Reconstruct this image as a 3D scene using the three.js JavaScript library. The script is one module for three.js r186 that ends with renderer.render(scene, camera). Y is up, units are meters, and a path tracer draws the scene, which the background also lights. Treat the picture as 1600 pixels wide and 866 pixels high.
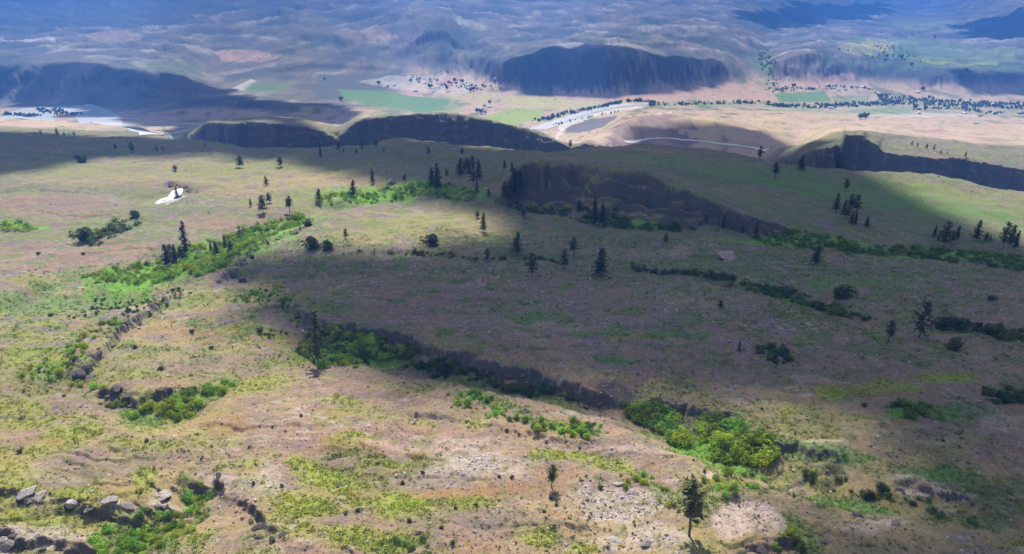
import * as THREE from 'three';
import { mergeGeometries } from 'three/addons/utils/BufferGeometryUtils.js';

// ------------------------------------------------------------------ camera, light, air
const EYE = 430, PITCH = 22.5, FOCAL = 1142, W = 1600, H = 866;      // metres above the valley floor; degrees; pixels of the photograph
const rad = THREE.MathUtils.degToRad, { clamp, lerp, smoothstep } = THREE.MathUtils;
const scene = new THREE.Scene();
const camera = new THREE.PerspectiveCamera(2 * Math.atan(H / 2 / FOCAL) * 180 / Math.PI, 1024 / 554, 1, 60000);
camera.position.set(0, EYE, 0);
camera.rotation.x = -rad(PITCH);
scene.add(camera);

const SUN = new THREE.Vector3(-0.16, Math.tan(rad(47)), -1).normalize();
const sun = new THREE.DirectionalLight(new THREE.Color().setRGB(1, 0.94, 0.84), 5);
sun.name = 'sun';
sun.position.copy(SUN).multiplyScalar(6000);
sun.shadow.radius = 1.4;
sun.castShadow = true;
Object.assign(sun.shadow.camera, { left: -4000, right: 4000, top: 4000, bottom: -4000, near: 10, far: 16000 });
scene.add(sun, sun.target);

{ // broken fair-weather sky: blue overhead, milky towards the horizon, soft cloud all round
  const w = 512, h = 256, data = new Float32Array(w * h * 4);
  for (let r = 0; r < h; r++) for (let c = 0; c < w; c++) {
    const e = ((r + 0.5) / h - 0.5) * Math.PI, a = (c + 0.5) / w * 2 * Math.PI, up = Math.max(0, Math.sin(e)), k = Math.pow(1 - up, 2.5);
    const puff = 0.5 + 0.25 * Math.sin(3 * a + 5 * up) * Math.cos(e) + 0.2 * Math.sin(7 * a - 9 * up) * Math.cos(e), m = 0.28 * smoothstep(puff, 0.35, 0.8);
    const sky = [lerp(0.175, 0.35, k), lerp(0.2, 0.37, k), lerp(0.265, 0.4, k)], white = [0.52, 0.53, 0.54];
    for (let i = 0; i < 3; i++) data[(r * w + c) * 4 + i] = lerp(sky[i], white[i], m) * 1.22;
    data[(r * w + c) * 4 + 3] = 1;
  }
  const t = new THREE.DataTexture(data, w, h, THREE.RGBAFormat, THREE.FloatType);
  t.mapping = THREE.EquirectangularReflectionMapping; t.magFilter = THREE.LinearFilter; t.needsUpdate = true;
  scene.background = t; scene.environment = t;
}
scene.fog = new THREE.FogExp2(new THREE.Color().setRGB(0.08, 0.31, 1), 1.95e-4);

const renderer = new THREE.WebGLRenderer({ antialias: true });
renderer.toneMapping = THREE.LinearToneMapping;
renderer.toneMappingExposure = 1.74;
renderer.shadowMap.enabled = true;

// ------------------------------------------------------------------ noise and small tools
function rng(seed) { let s = seed >>> 0; return () => { s = (s + 0x6D2B79F5) >>> 0; let t = s; t = Math.imul(t ^ (t >>> 15), t | 1); t ^= t + Math.imul(t ^ (t >>> 7), t | 61); return ((t ^ (t >>> 14)) >>> 0) / 4294967296; }; }
const PERM = new Uint16Array(4096), GRAD = new Float32Array(4096 * 2);
{ const r = rng(7); for (let i = 0; i < 4096; i++) PERM[i] = i; for (let i = 4095; i > 0; i--) { const j = Math.floor(r() * (i + 1)), t = PERM[i]; PERM[i] = PERM[j]; PERM[j] = t; }
  for (let i = 0; i < 4096; i++) { const a = r() * 6.2831853; GRAD[2 * i] = Math.cos(a); GRAD[2 * i + 1] = Math.sin(a); } }
function noise(x, y) {                                              // -1 .. 1
  const ix = Math.floor(x), iy = Math.floor(y), fx = x - ix, fy = y - iy, u = fx * fx * fx * (fx * (fx * 6 - 15) + 10), v = fy * fy * fy * (fy * (fy * 6 - 15) + 10);
  const p0 = PERM[ix & 4095], p1 = PERM[(ix + 1) & 4095];
  const a = PERM[(p0 + iy) & 4095] * 2, b = PERM[(p1 + iy) & 4095] * 2, c = PERM[(p0 + iy + 1) & 4095] * 2, d = PERM[(p1 + iy + 1) & 4095] * 2;
  const n0 = GRAD[a] * fx + GRAD[a + 1] * fy, n1 = GRAD[b] * (fx - 1) + GRAD[b + 1] * fy, n2 = GRAD[c] * fx + GRAD[c + 1] * (fy - 1), n3 = GRAD[d] * (fx - 1) + GRAD[d + 1] * (fy - 1);
  return 1.5 * (n0 + u * (n1 - n0) + v * (n2 - n0 + u * (n0 - n1 - n2 + n3)));
}
const fbm = (x, y, n = 4) => { let s = 0, a = 0.5; for (let i = 0; i < n; i++, a *= 0.5, x = x * 2.03 + 17.3, y = y * 2.03 + 5.1) s += a * noise(x, y); return s; };
const ridged = (x, y, n = 4) => { let s = 0, a = 0.5; for (let i = 0; i < n; i++, a *= 0.5, x = x * 2.07 + 31.7, y = y * 2.07 + 11.9) s += a * (1 - 2 * Math.abs(noise(x, y))); return s; };
const step01 = (x, a, b) => { const t = clamp((x - a) / (b - a), 0, 1); return t * t * (3 - 2 * t); };

function pchip(xs, ys) {                                            // monotone cubic through the points
  const n = xs.length, d = [], m = new Array(n).fill(0);
  for (let i = 0; i < n - 1; i++) d.push((ys[i + 1] - ys[i]) / (xs[i + 1] - xs[i]));
  m[0] = d[0]; m[n - 1] = d[n - 2];
  for (let i = 1; i < n - 1; i++) if (d[i - 1] * d[i] > 0) { const h0 = xs[i] - xs[i - 1], h1 = xs[i + 1] - xs[i], w1 = 2 * h1 + h0, w2 = h1 + 2 * h0; m[i] = (w1 + w2) / (w1 / d[i - 1] + w2 / d[i]); }
  return { xs, ys, m };
}
function at(c, x) {
  const { xs, ys, m } = c, n = xs.length;
  if (x <= xs[0]) return ys[0];
  if (x >= xs[n - 1]) return ys[n - 1];
  let lo = 0, hi = n - 1;
  while (hi - lo > 1) { const k = (lo + hi) >> 1; if (xs[k] <= x) lo = k; else hi = k; }
  const h = xs[hi] - xs[lo], t = (x - xs[lo]) / h, t2 = t * t, t3 = t2 * t;
  return (2 * t3 - 3 * t2 + 1) * ys[lo] + (t3 - 2 * t2 + t) * h * m[lo] + (3 * t2 - 2 * t3) * ys[hi] + (t3 - t2) * h * m[hi];
}

// ------------------------------------------------------------------ relief
// The land as surveyed from the lookout: lines of the relief (ledges, rims, cliff feet, crests) that run across the country.
// Each point of a line: bearing and dip of the line of sight (as pixels of the photograph) and its distance north in metres.
const cosP = Math.cos(rad(PITCH)), sinP = Math.sin(rad(PITCH));
const sightline = (px, py) => { const dx = (px - W / 2) / FOCAL, dy = (H / 2 - py) / FOCAL, north = cosP + dy * sinP; return [dx / north, (sinP - dy * cosP) / north]; };   // east and down, per metre north
const PLAIN = pchip([30, 118, 177, 260, 365, 470, 595, 800, 1100], [97, 105, 114, 126, 139, 147, 158, 182, 230]);
const plainNorth = (py) => { let lo = 30, hi = 1100; const s = sightline(800, py)[1]; for (let i = 0; i < 40; i++) { const m = (lo + hi) / 2; if (at(PLAIN, m) / m > s) lo = m; else hi = m; } return lo; };
function line(points) {                                             // [px, py, north]; without north: on the even plateau; {b}: metres below the lookout
  const p = points.map(([px, py, n, b]) => {
    const far = n ?? plainNorth(py), [e, s] = sightline(px, py);
    return [e, far, EYE - (b ?? s * far)];
  }).sort((a, b) => a[0] - b[0]);
  return { n: pchip(p.map((q) => q[0]), p.map((q) => q[1])), y: pchip(p.map((q) => q[0]), p.map((q) => q[2])) };
}
const even = (north, below) => line([[-2500, 300, north, below], [800, 300, north, below], [4100, 300, north, below]]);
const LINES = [
  even(8, 96),
  even(70, 101),
  line([[-900, 830], [0, 826], [300, 824], [800, 830], [1300, 835], [2500, 830]]),
  line([[-900, 640], [0, 650], [200, 640], [500, 640], [800, 645], [1300, 640], [2500, 640]]),
  line([[-900, 500], [0, 505], [200, 502], [420, 500], [800, 505], [1300, 500], [2500, 500]]),
  line([[-900, 430], [0, 425], [420, 424], [800, 430], [1300, 440], [2500, 450]]),
  // foot and rim of the mid cliff
  line([[-900, 345], [0, 345], [400, 338], [700, 328], [800, 324], [860, 328], [950, 345], [1050, 352], [1150, 360], [1300, 384], [1450, 396], [1600, 412], [2500, 440]]),
  line([[-900, 333], [0, 333], [400, 326], [700, 316], [775, 308, 492], [812, 268, 486], [900, 261, 484], [980, 274, 458], [1080, 303, 441], [1150, 329, 427], [1200, 347, 414], [1300, 373, 396], [1450, 386], [1600, 402], [2500, 430]]),
  line([[-900, 285], [0, 285], [400, 281], [600, 276], [750, 272, 600], [800, 258, 570], [850, 251, 545], [1000, 248, 560], [1200, 297, 500], [1300, 316, 480], [1450, 338, 460], [1600, 354, 450], [2500, 380, 440]]),
  // rim of the plateau
  line([[-900, 205, 1000], [0, 211, 950], [180, 214, 930], [300, 222, 860], [400, 231, 800], [480, 232, 790], [560, 226, 800], [630, 220, 820], [720, 226, 790], [800, 237, 740], [850, 242, 690], [900, 236, 660], [1000, 231, 650], [1100, 234, 640], [1180, 246, 620], [1250, 256, 600], [1340, 273, 585], [1420, 277, 590], [1500, 288, 580], [1600, 306, 560], [2500, 340, 520]]),
  // floor of the coulee behind it
  line([[-900, 200, 1250], [0, 201, 1200], [190, 208, 1150], [260, 214, 1130], [300, 300, 1010, 300], [400, 300, 960, 322], [800, 300, 950, 330], [1000, 300, 980, 320], [1240, 300, 800, 310], [2500, 300, 760, 330]]),
  // foot of the far cliffs
  line([[-900, 196, 1350], [0, 197, 1300], [190, 206, 1250], [260, 215, 1230], [300, 300, 1120, 305], [400, 300, 1120, 315], [880, 300, 1060, 320], [930, 300, 1250, 322], [1100, 300, 1350, 330], [1225, 300, 1050, 322], [1250, 300, 905, 300], [1600, 300, 890, 310], [2500, 300, 880, 320]]),
  // rim of the far cliffs
  line([[-900, 188, 1450], [0, 190, 1400], [190, 204, 1350], [270, 214, 1310], [306, 208, 1170], [330, 193, 1150], [400, 190, 1160], [470, 193, 1170], [525, 203, 1185], [560, 188, 1155], [620, 179, 1140], [680, 178, 1140], [750, 186, 1130], [820, 203, 1110], [880, 226, 1085], [905, 236, 1110], [940, 228, 1300], [1000, 225, 1500], [1100, 228, 1480], [1180, 238, 1350], [1235, 246, 1100], [1265, 239, 945], [1300, 231, 930], [1315, 227, 926], [1319, 213, 925], [1350, 212.5, 925], [1354, 219, 925], [1374, 226, 925], [1378, 232, 925], [1400, 238, 925], [1480, 247, 920], [1600, 263, 910], [2500, 300, 900]]),
  // back of the mesas, brow of the river bench
  line([[-900, 184, 1600], [0, 186, 1560], [190, 200, 1500], [280, 214, 1500], [330, 192, 1290], [470, 187, 1400], [530, 200, 1400], [560, 196, 1260], [680, 186, 1260], [820, 209, 1230], [880, 228, 1230], [910, 224, 1350], [935, 212, 1480], [950, 205, 1560], [985, 190, 1640], [1100, 190, 1660], [1180, 205, 1600], [1240, 225, 1500], [1300, 212, 1180], [1345, 209, 1120], [1400, 216, 1150], [1600, 236, 1150], [2500, 260, 1150]]),
  // near edge of the valley floor
  line([[-900, 186, 2300], [0, 186, 2280], [190, 193, 2150], [300, 196, 2100], [500, 182, 2350], [700, 178, 2420], [800, 190, 2250], [860, 204, 2050], [930, 199, 2000], [1000, 182, 1950], [1200, 190, 1850], [1400, 190, 1880], [1600, 196, 1820], [2500, 200, 1800]]),
  line([[-900, 168, 2560], [0, 172, 2520], [200, 180, 2400], [330, 184, 2380], [500, 160, 2710], [1600, 160, 2700], [2500, 160, 2700]]),
  // foot of the far hills
  line([[-900, 160, 2700], [0, 160, 2700], [180, 170, 2600], [330, 152, 2810], [500, 128, 3250], [640, 120, 3350], [760, 130, 3150], [800, 139, 2960], [850, 147, 2890], [960, 149, 2860], [1050, 139, 2930], [1130, 126, 3100], [1200, 130, 3100], [1300, 135, 3000], [1400, 140, 2950], [1600, 148, 2850], [2500, 150, 2850]]),
  // first brow
  line([[-900, 97, 2950], [0, 100, 2930], [100, 101, 2930], [200, 108, 2930], [280, 122, 2990], [340, 140, 3000], [450, 112, 3500], [560, 92, 3750], [640, 96, 3700], [700, 82, 3600], [740, 96, 3450], [790, 98, 3110], [830, 86, 3060], [880, 80, 3050], [960, 80, 3040], [1040, 93, 3080], [1110, 100, 3200], [1180, 116, 3250], [1240, 92, 3300], [1300, 86, 3350], [1400, 100, 3300], [1500, 112, 3100], [1600, 114, 3080], [2500, 110, 3100]]),
  line([[-900, 62, 4400], [0, 63, 4400], [200, 60, 4500], [400, 74, 4300], [540, 62, 4400], [690, 30, 4300], [730, 52, 4200], [850, 58, 4200], [1000, 54, 4200], [1130, 58, 4300], [1200, 70, 4500], [1300, 60, 4800], [1400, 60, 5000], [1500, 58, 5000], [1600, 48, 4800], [2500, 40, 4800]]),
  line([[-900, 25, 6200], [0, 25, 6200], [400, 25, 6200], [700, 10, 6000], [900, 12, 6200], [1150, 22, 6300], [1250, 30, 6800], [1350, 24, 7500], [1440, 25, 8000], [1530, 30, 6500], [1600, 14, 6000], [2500, 0, 6000]]),
  line([[-900, -30, 9000], [700, -30, 9000], [1200, -15, 9400], [1350, 0, 10000], [1440, 6, 10500], [1530, -10, 9500], [1600, -30, 8600], [2500, -40, 8600]]),
  even(15000, -330),
];
function profile(e) {
  const xs = [], ys = [];
  for (const l of LINES) { let n = at(l.n, e); if (xs.length && n < xs[xs.length - 1] + 5) n = xs[xs.length - 1] + 5; xs.push(n); ys.push(at(l.y, e)); }
  const rise = ys[7] - ys[6], talus = Math.max(0, rise - 5);            // scree at the foot of the mid cliff
  if (talus > 0) { const y = ys[6] + 0.3 * talus, n = xs[6]; xs[6] -= 0.45 * talus; xs.splice(7, 0, n); ys.splice(7, 0, y); if (xs[8] < n + 4) xs[8] = n + 4; }
  return pchip(xs, ys);
}
const profiles = new Map();
function profileNear(e) { const k = Math.round(e * 6000); let p = profiles.get(k); if (!p) profiles.set(k, p = profile(k / 6000)); return p; }

const hillRidge = (x, z) => ridged(x / 430 + 3 + 0.35 * fbm(x / 300, z / 300, 3), z / 560 + 0.25 * fbm(x / 260 + 9, z / 260, 3), 6);
const LEDGES = [], DIPS = [];
function base(x, z, p) {                                            // x east, z south
  let n = -z, e = x / Math.max(n, 1);
  if (n < Math.abs(x) * 0.55) { const d = Math.hypot(x, n); n = d * 0.482; e = Math.sign(x) * 1.818; }
  const w = 0.004 * n + 0.5;
  const wn = n + (w * 1.6 + 14 * step01(n, 380, 480)) * fbm(x / 70, z / 70, 4) + step01(n, 380, 480) * (5 * (Math.abs(noise(x / 24 + 5, z / 90)) - 0.3) + 9 * fbm(x / 55 + 71, z / 70, 3) + 26 * fbm(x / 140 + 31, z / 200, 2)) + 0.006 * n * noise(x / 13, z / 40) * step01(n, 300, 480);
  if (!p) p = profileNear(e + 0.004 * fbm(x / (40 + 0.05 * n) + 9, z / (40 + 0.05 * n), 3));
  let y = at(p, wn);
  let steepness = 0;
  if (n > 380) { const s = Math.abs(at(p, wn + 3) - at(p, wn - 3)) / 6, t = step01(s, 0.55, 1.4); if (t > 0) { const q = 3 * fbm(x / 45, z / 45, 3); steepness = t; y += t * (2.6 * Math.sin(y * 0.55 + 2.4 * q) + 1.5 * Math.sin(y * 1.3 + 4 * q) + 3.5 * fbm(x / 14, z / 14, 3)); } }
  const low = step01(y, 12, 70), far = step01(n, 2650, 3500);
  if (far > 0) y += far * low * (14 + 0.007 * n) * (hillRidge(x, z) - 0.1) * (1 - 0.55 * steepness) + (1 - 0.8 * steepness) * far * low * 16 * ridged(x / 170 + 5, z / 240, 4);
  const near = 1 - step01(n, 900, 1300);
  if (near > 0) y += near * (0.3 * fbm(x / 3.6, z / 3.6, 2) * step01(n, 60, 110) + 3.9 * fbm(x / 46 + 3, z / 50, 4) + 1.1 * ridged(x / 16, z / 22, 3) * step01(n, 60, 150));
  y += step01(n, 1150, 1400) * (1 - far) * (1.5 + 10 * low * step01(n, 1150, 1700)) * fbm(x / 130, z / 150, 4);
  return y;
}
function nearest(f, x, z) {                                         // [signed distance (+ behind the line), share of its length]
  let best = 1e9, side = 0, s = 0;
  for (let i = 0; i < f.p.length - 1; i++) {
    const a = f.p[i], b = f.p[i + 1], ux = b[0] - a[0], uz = b[1] - a[1], l2 = ux * ux + uz * uz, t = clamp(((x - a[0]) * ux + (z - a[1]) * uz) / l2, 0, 1);
    const ex = x - a[0] - t * ux, ez = z - a[1] - t * uz, d = ex * ex + ez * ez;
    if (d < best) { best = d; side = Math.sign(ux * ez - uz * ex) || 1; s = f.s[i] + t * (f.s[i + 1] - f.s[i]); }
  }
  return [-Math.sqrt(best) * side, s];
}
function height(x, z, p) {
  let y = base(x, z, p);
  for (const f of DIPS) if (x > f.x0 && x < f.x1 && z > f.z0 && z < f.z1) {
    const [d, s] = nearest(f, x, z); y -= f.h * Math.exp(-(d * d) / (f.w * f.w)) * step01(s, 0, 0.12) * (1 - step01(s, 0.88, 1));
  }
  for (const f of LEDGES) if (x > f.x0 && x < f.x1 && z > f.z0 && z < f.z1) {
    let [d, s] = nearest(f, x, z); const far = f.w > 8 ? f.w * 0.5 : 0;
    if (far) d += 2.5 * f.w * fbm(x / 130, z / 130, 4);
    const ends = step01(s, 0, 0.14) * (1 - step01(s, 0.86, 1));
    d += 1.6 * noise(x / 5, z / 5) + 1.2 * noise(x / 2.1, z / 2.1);
    const h = f.h * (0.75 + 0.6 * noise(s * f.len / 14, f.h)) * ends;
    y += h * (step01(d, -f.w, f.w) - 0.5) * Math.exp(-Math.abs(d) / f.l);
  }
  const n = -z;
  if (n > 70 && n < 330) {                                          // small rock steps that follow the lie of the ground
    const q = 3.2 * fbm(x / 34 + 9, z / 24, 3) + 0.5 * fbm(x / 7, z / 7, 3), k = Math.floor(q * 1.6), r = q * 1.6 - k;
    y += 0.85 * (1 - step01(n, 230, 330)) * step01(fbm(x / 40 + 51, z / 40, 2), -0.12, 0.12) * (k + step01(r, 0.84, 1) - q * 1.6);
  }
  return y;
}
function sight(px, py, ground = height) {                           // where the line of sight meets the ground
  const [e, s] = sightline(px, py);
  let n = 40, last = 40;
  for (; n < 15000; last = n, n *= 1.006) if (EYE - s * n < ground(e * n, -n)) break;
  let lo = last, hi = n;
  for (let i = 0; i < 22; i++) { const m = (lo + hi) / 2; if (EYE - s * m < ground(e * m, -m)) hi = m; else lo = m; }
  return [e * hi, -hi];
}
const pairs = (text) => text.trim().split(/\s+/).map((t) => t.split(',').map(Number));
const trace = (text, ground) => pairs(text).map(([a, b]) => sight(a, b, ground));
function feature(list, text, o) {
  const p = trace(text, base), s = [0];
  for (let i = 1; i < p.length; i++) s.push(s[i - 1] + Math.hypot(p[i][0] - p[i - 1][0], p[i][1] - p[i - 1][1]));
  const len = s[s.length - 1], m = (o.l ? o.l * 4 : o.w * 2.5) + 6;
  list.push({ ...o, p, len, s: s.map((v) => v / len), x0: Math.min(...p.map((q) => q[0])) - m, x1: Math.max(...p.map((q) => q[0])) + m, z0: Math.min(...p.map((q) => q[1])) - m, z1: Math.max(...p.map((q) => q[1])) + m });
}
// basalt steps, from left to right as seen from the lookout
const RUN = [], DIP = [];
feature(RUN, '440,480 480,496 550,512 620,526 700,548 780,568 860,586 930,602 1010,618', { h: 4.6, w: 1.3, l: 14 });
feature(RUN, '980,622 1040,628 1090,640 1180,652', { h: 3.6, w: 1.2, l: 10 });
feature(RUN, '330,452 352,432 378,412 392,392 430,368 480,345 510,335', { h: 5, w: 2, l: 16 });
feature(RUN, '95,582 140,578 165,545 190,515 240,480 300,452', { h: 4.2, w: 1.3, l: 10 });
feature(RUN, '140,600 175,605 215,622 262,612 330,606', { h: 4, w: 1.2, l: 9 });
feature(RUN, '-30,768 40,778 95,790 140,800 210,804 240,790 285,792', { h: 2.6, w: 0.7, l: 8 });
feature(RUN, '325,735 352,765 385,790 420,830 470,846', { h: 2.4, w: 0.9, l: 8 });
feature(RUN, '-60,842 20,838 70,846 130,862 170,880', { h: 3, w: 0.9, l: 9 });
feature(RUN, '1140,862 1180,858 1215,850 1260,845', { h: 2.2, w: 0.6, l: 7 });
feature(RUN, '780,808 850,818 930,828 980,830', { h: 1.3, w: 0.6, l: 6 });
feature(RUN, '1190,690 1240,694 1290,706 1340,716', { h: 2.6, w: 1, l: 9 });
feature(RUN, '1390,752 1440,762 1500,775 1540,790', { h: 2.2, w: 1, l: 8 });
feature(RUN, '470,388 560,392 700,396 850,410', { h: 1.6, w: 1.5, l: 12 });
feature(RUN, '250,290 280,288 300,298 320,300', { h: 5, w: 2.5, l: 16 });
feature(RUN, '480,318 540,312 620,304 700,308 780,316', { h: 4, w: 5, l: 30 });
feature(RUN, '620,640 700,652 800,672 900,690 960,692', { h: 1.8, w: 1, l: 9 });
for (const t of ['40,330 120,338 200,335', '-20,302 60,297 120,300 170,306', '520,420 640,430 760,440', '540,455 700,468 800,470', '1300,465 1400,470 1480,475', '1020,500 1120,506 1200,520', '1280,440 1360,450 1420,452', '860,520 960,530 1020,545', '1240,600 1340,612 1420,616', '300,660 420,668 520,664', '560,740 700,744 780,756', '100,395 200,388 260,392', '960,404 1060,398 1180,402', '1080,268 1200,284 1300,306']) feature(RUN, t, { h: 1.5, w: 0.7, l: 9 });
feature(DIP, '440,490 500,535 600,552 720,572 860,600 980,632 1100,682 1220,728 1350,768 1500,812', { h: 5, w: 9 });
feature(DIP, '120,436 220,420 300,398 380,368 450,345 500,325 580,308 700,300', { h: 5, w: 16 });
feature(DIP, '40,600 130,592 190,632 250,650 330,625', { h: 3, w: 7 });
feature(DIP, '980,412 1080,425 1180,445 1270,470 1350,498 1450,520', { h: 2.5, w: 8 });
feature(DIP, '0,465 120,460 220,455 280,448', { h: 6, w: 22 });
feature(DIP, '150,866 210,830 280,790 320,750', { h: 3, w: 7 });
LEDGES.push(...RUN); DIPS.push(...DIP);
// benches and bluffs of the far country
for (const [text, h, w] of [['200,184 280,176 360,178 450,182 540,188', 16, 9], ['240,164 330,160 420,166 500,174 580,180', 24, 10], ['110,132 200,130 280,143 330,152', 16, 10], ['1420,130 1500,124 1560,126 1660,128', 26, 12], ['1240,112 1300,108 1350,112 1400,118', 18, 10], ['1205,104 1240,98 1300,96', 20, 12], ['850,68 960,63 1060,70 1120,82', 22, 14], ['990,50 1080,47 1135,58', 24, 16], ['400,112 480,104 560,106 620,110', 20, 12], ['640,66 700,58 760,74', 30, 16], ['440,66 520,60 600,66', 22, 16], ['100,76 200,72 300,80', 20, 14], ['1380,56 1480,40 1560,30 1640,30', 40, 22], ['480,30 580,22 660,30', 36, 24], ['860,34 960,28 1060,32', 36, 24], ['1340,212 1420,214 1500,222 1640,236', 6, 8], ['1420,206 1480,204 1560,210', 7, 8]]) feature(LEDGES, text, { h, w, l: w * 9 });

// ------------------------------------------------------------------ what the ground is made of
const C = { pink: [0.27, 0.168, 0.122], mauve: [0.195, 0.132, 0.122], straw: [0.31, 0.24, 0.1], rust: [0.28, 0.14, 0.05], olive: [0.12, 0.14, 0.025], lime: [0.22, 0.265, 0.03], sage: [0.095, 0.14, 0.06], green: [0.1, 0.17, 0.035], rock: [0.085, 0.075, 0.07], grass: [0.165, 0.21, 0.045], vivid: [0.14, 0.3, 0.025], bank: [0.56, 0.42, 0.35], shaleAndShade: [0.2, 0.14, 0.16], turf: [0.11, 0.21, 0.045], pale: [0.44, 0.37, 0.33], crust: [0.8, 0.79, 0.76],
  dry: [0.5, 0.37, 0.25], dryPink: [0.52, 0.34, 0.25], hill: [0.14, 0.14, 0.14], scrubAndShade: [0.06, 0.085, 0.09], meadow: [0.13, 0.27, 0.085], lush: [0.3, 0.4, 0.06], hay: [0.5, 0.45, 0.17], plough: [0.14, 0.125, 0.125], sand: [0.66, 0.6, 0.52] };
const PATCH = [], TURF = [], FIELDS = [];
function patch(kind, px, py, rx, ry, amount = 1, tilt = 0, list = PATCH) {        // a drift of one kind of growth or stone, its size as seen
  const c = sight(px, py, base), a = sight(px + rx * Math.cos(tilt), py + rx * Math.sin(tilt), base), b = sight(px - ry * Math.sin(tilt), py - ry * Math.cos(tilt), base);
  const ux = a[0] - c[0], uz = a[1] - c[1], vx = b[0] - c[0], vz = b[1] - c[1], det = ux * vz - uz * vx;
  const r = 1.5 * (Math.hypot(ux, uz) + Math.hypot(vx, vz));
  list.push({ k: C[kind], kind, amount, x: c[0], z: c[1], i: [vz / det, -vx / det, -uz / det, ux / det], x0: c[0] - r, x1: c[0] + r, z0: c[1] - r, z1: c[1] + r });
}
function field(kind, text, amount = 1, soft = 0) {
  const p = trace(text, base), xs = p.map((q) => q[0]), zs = p.map((q) => q[1]);
  FIELDS.push({ k: C[kind], p, amount, soft, x0: Math.min(...xs), x1: Math.max(...xs), z0: Math.min(...zs), z1: Math.max(...zs) });
}
function inside(p, x, z) { let c = false; for (let i = 0, j = p.length - 1; i < p.length; j = i++) if ((p[i][1] > z) !== (p[j][1] > z) && x < (p[j][0] - p[i][0]) * (z - p[i][1]) / (p[j][1] - p[i][1]) + p[i][0]) c = !c; return c; }
// drifts of yellow-green grass
for (const [a, b, c, d, s = 1, t = 0] of [[490, 735, 62, 22, 1, 0.25], [630, 785, 75, 24, 1, 0.2], [480, 795, 45, 20, 0.9], [600, 845, 90, 24, 0.9], [545, 683, 32, 10], [100, 680, 85, 28, 0.9, -0.25], [225, 742, 32, 24, 1], [140, 772, 26, 12, 0.8], [230, 693, 70, 10, 0.8],
  [835, 838, 42, 22, 1], [905, 855, 30, 14, 0.9], [870, 708, 60, 9, 1], [945, 720, 70, 14, 0.9, 0.2], [1005, 752, 60, 20, 0.9, 0.5], [1150, 755, 60, 20, 0.9, 0.1], [345, 546, 70, 9, 1, 0.08], [370, 515, 45, 12, 0.9], [430, 522, 35, 9, 1], [250, 550, 90, 20, 0.5], [440, 560, 50, 20, 0.9], [60, 560, 60, 30, 0.8],
  [30, 640, 60, 25, 0.6], [330, 680, 60, 22, 0.5], [130, 470, 130, 18, 0.7], [320, 465, 90, 14, 0.6], [620, 345, 60, 8, 0.6], [700, 340, 100, 12, 0.6], [380, 605, 50, 12, 0.7], [40, 500, 60, 12, 0.7], [440, 470, 40, 22, 0.5], [20, 730, 40, 30, 0.6], [280, 830, 70, 24, 0.7], [50, 810, 60, 20, 0.7], [1480, 588, 60, 9, 0.8], [1300, 610, 30, 14, 0.7], [1380, 600, 60, 12, 0.6], [1240, 640, 50, 12, 0.5], [400, 860, 60, 12, 0.5], [740, 660, 30, 10, 0.6], [530, 770, 50, 18, 0.6, 0.3]]) patch('lime', a, b, c, d, s, t);
for (const [a, b, c, d, s = 1, t = 0] of [[820, 492, 40, 12, 0.8], [760, 520, 40, 8, 0.7], [940, 520, 60, 14, 0.6], [1000, 505, 60, 10, 0.6], [960, 565, 40, 6, 0.8], [1060, 515, 50, 12, 0.6], [1150, 490, 60, 10, 0.5], [1440, 560, 80, 20, 0.6], [1350, 545, 90, 16, 0.5], [1500, 640, 80, 20, 0.8], [1300, 760, 120, 16, 0.8, 0.2], [1420, 740, 90, 20, 0.8, 0.2], [1560, 760, 80, 24, 0.7], [1100, 405, 120, 8, 0.6], [1350, 430, 120, 12, 0.6], [880, 405, 120, 10, 0.6], [1000, 380, 130, 12, 0.6], [1450, 470, 150, 16, 0.5], [1100, 455, 120, 10, 0.4],
  [1100, 275, 120, 10, 0.9, 0.1], [1300, 290, 150, 18, 0.8, 0.1], [1450, 310, 150, 16, 0.8, 0.1], [600, 400, 120, 12, 0.5], [760, 420, 120, 10, 0.6], [1560, 800, 60, 20, 0.6], [1250, 700, 120, 10, 0.6, 0.2], [660, 255, 130, 12, 0.7], [560, 240, 80, 8, 0.6], [100, 470, 140, 16, 0.9], [200, 490, 100, 10, 0.6]]) patch('sage', a, b, c, d, s, t);
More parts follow.
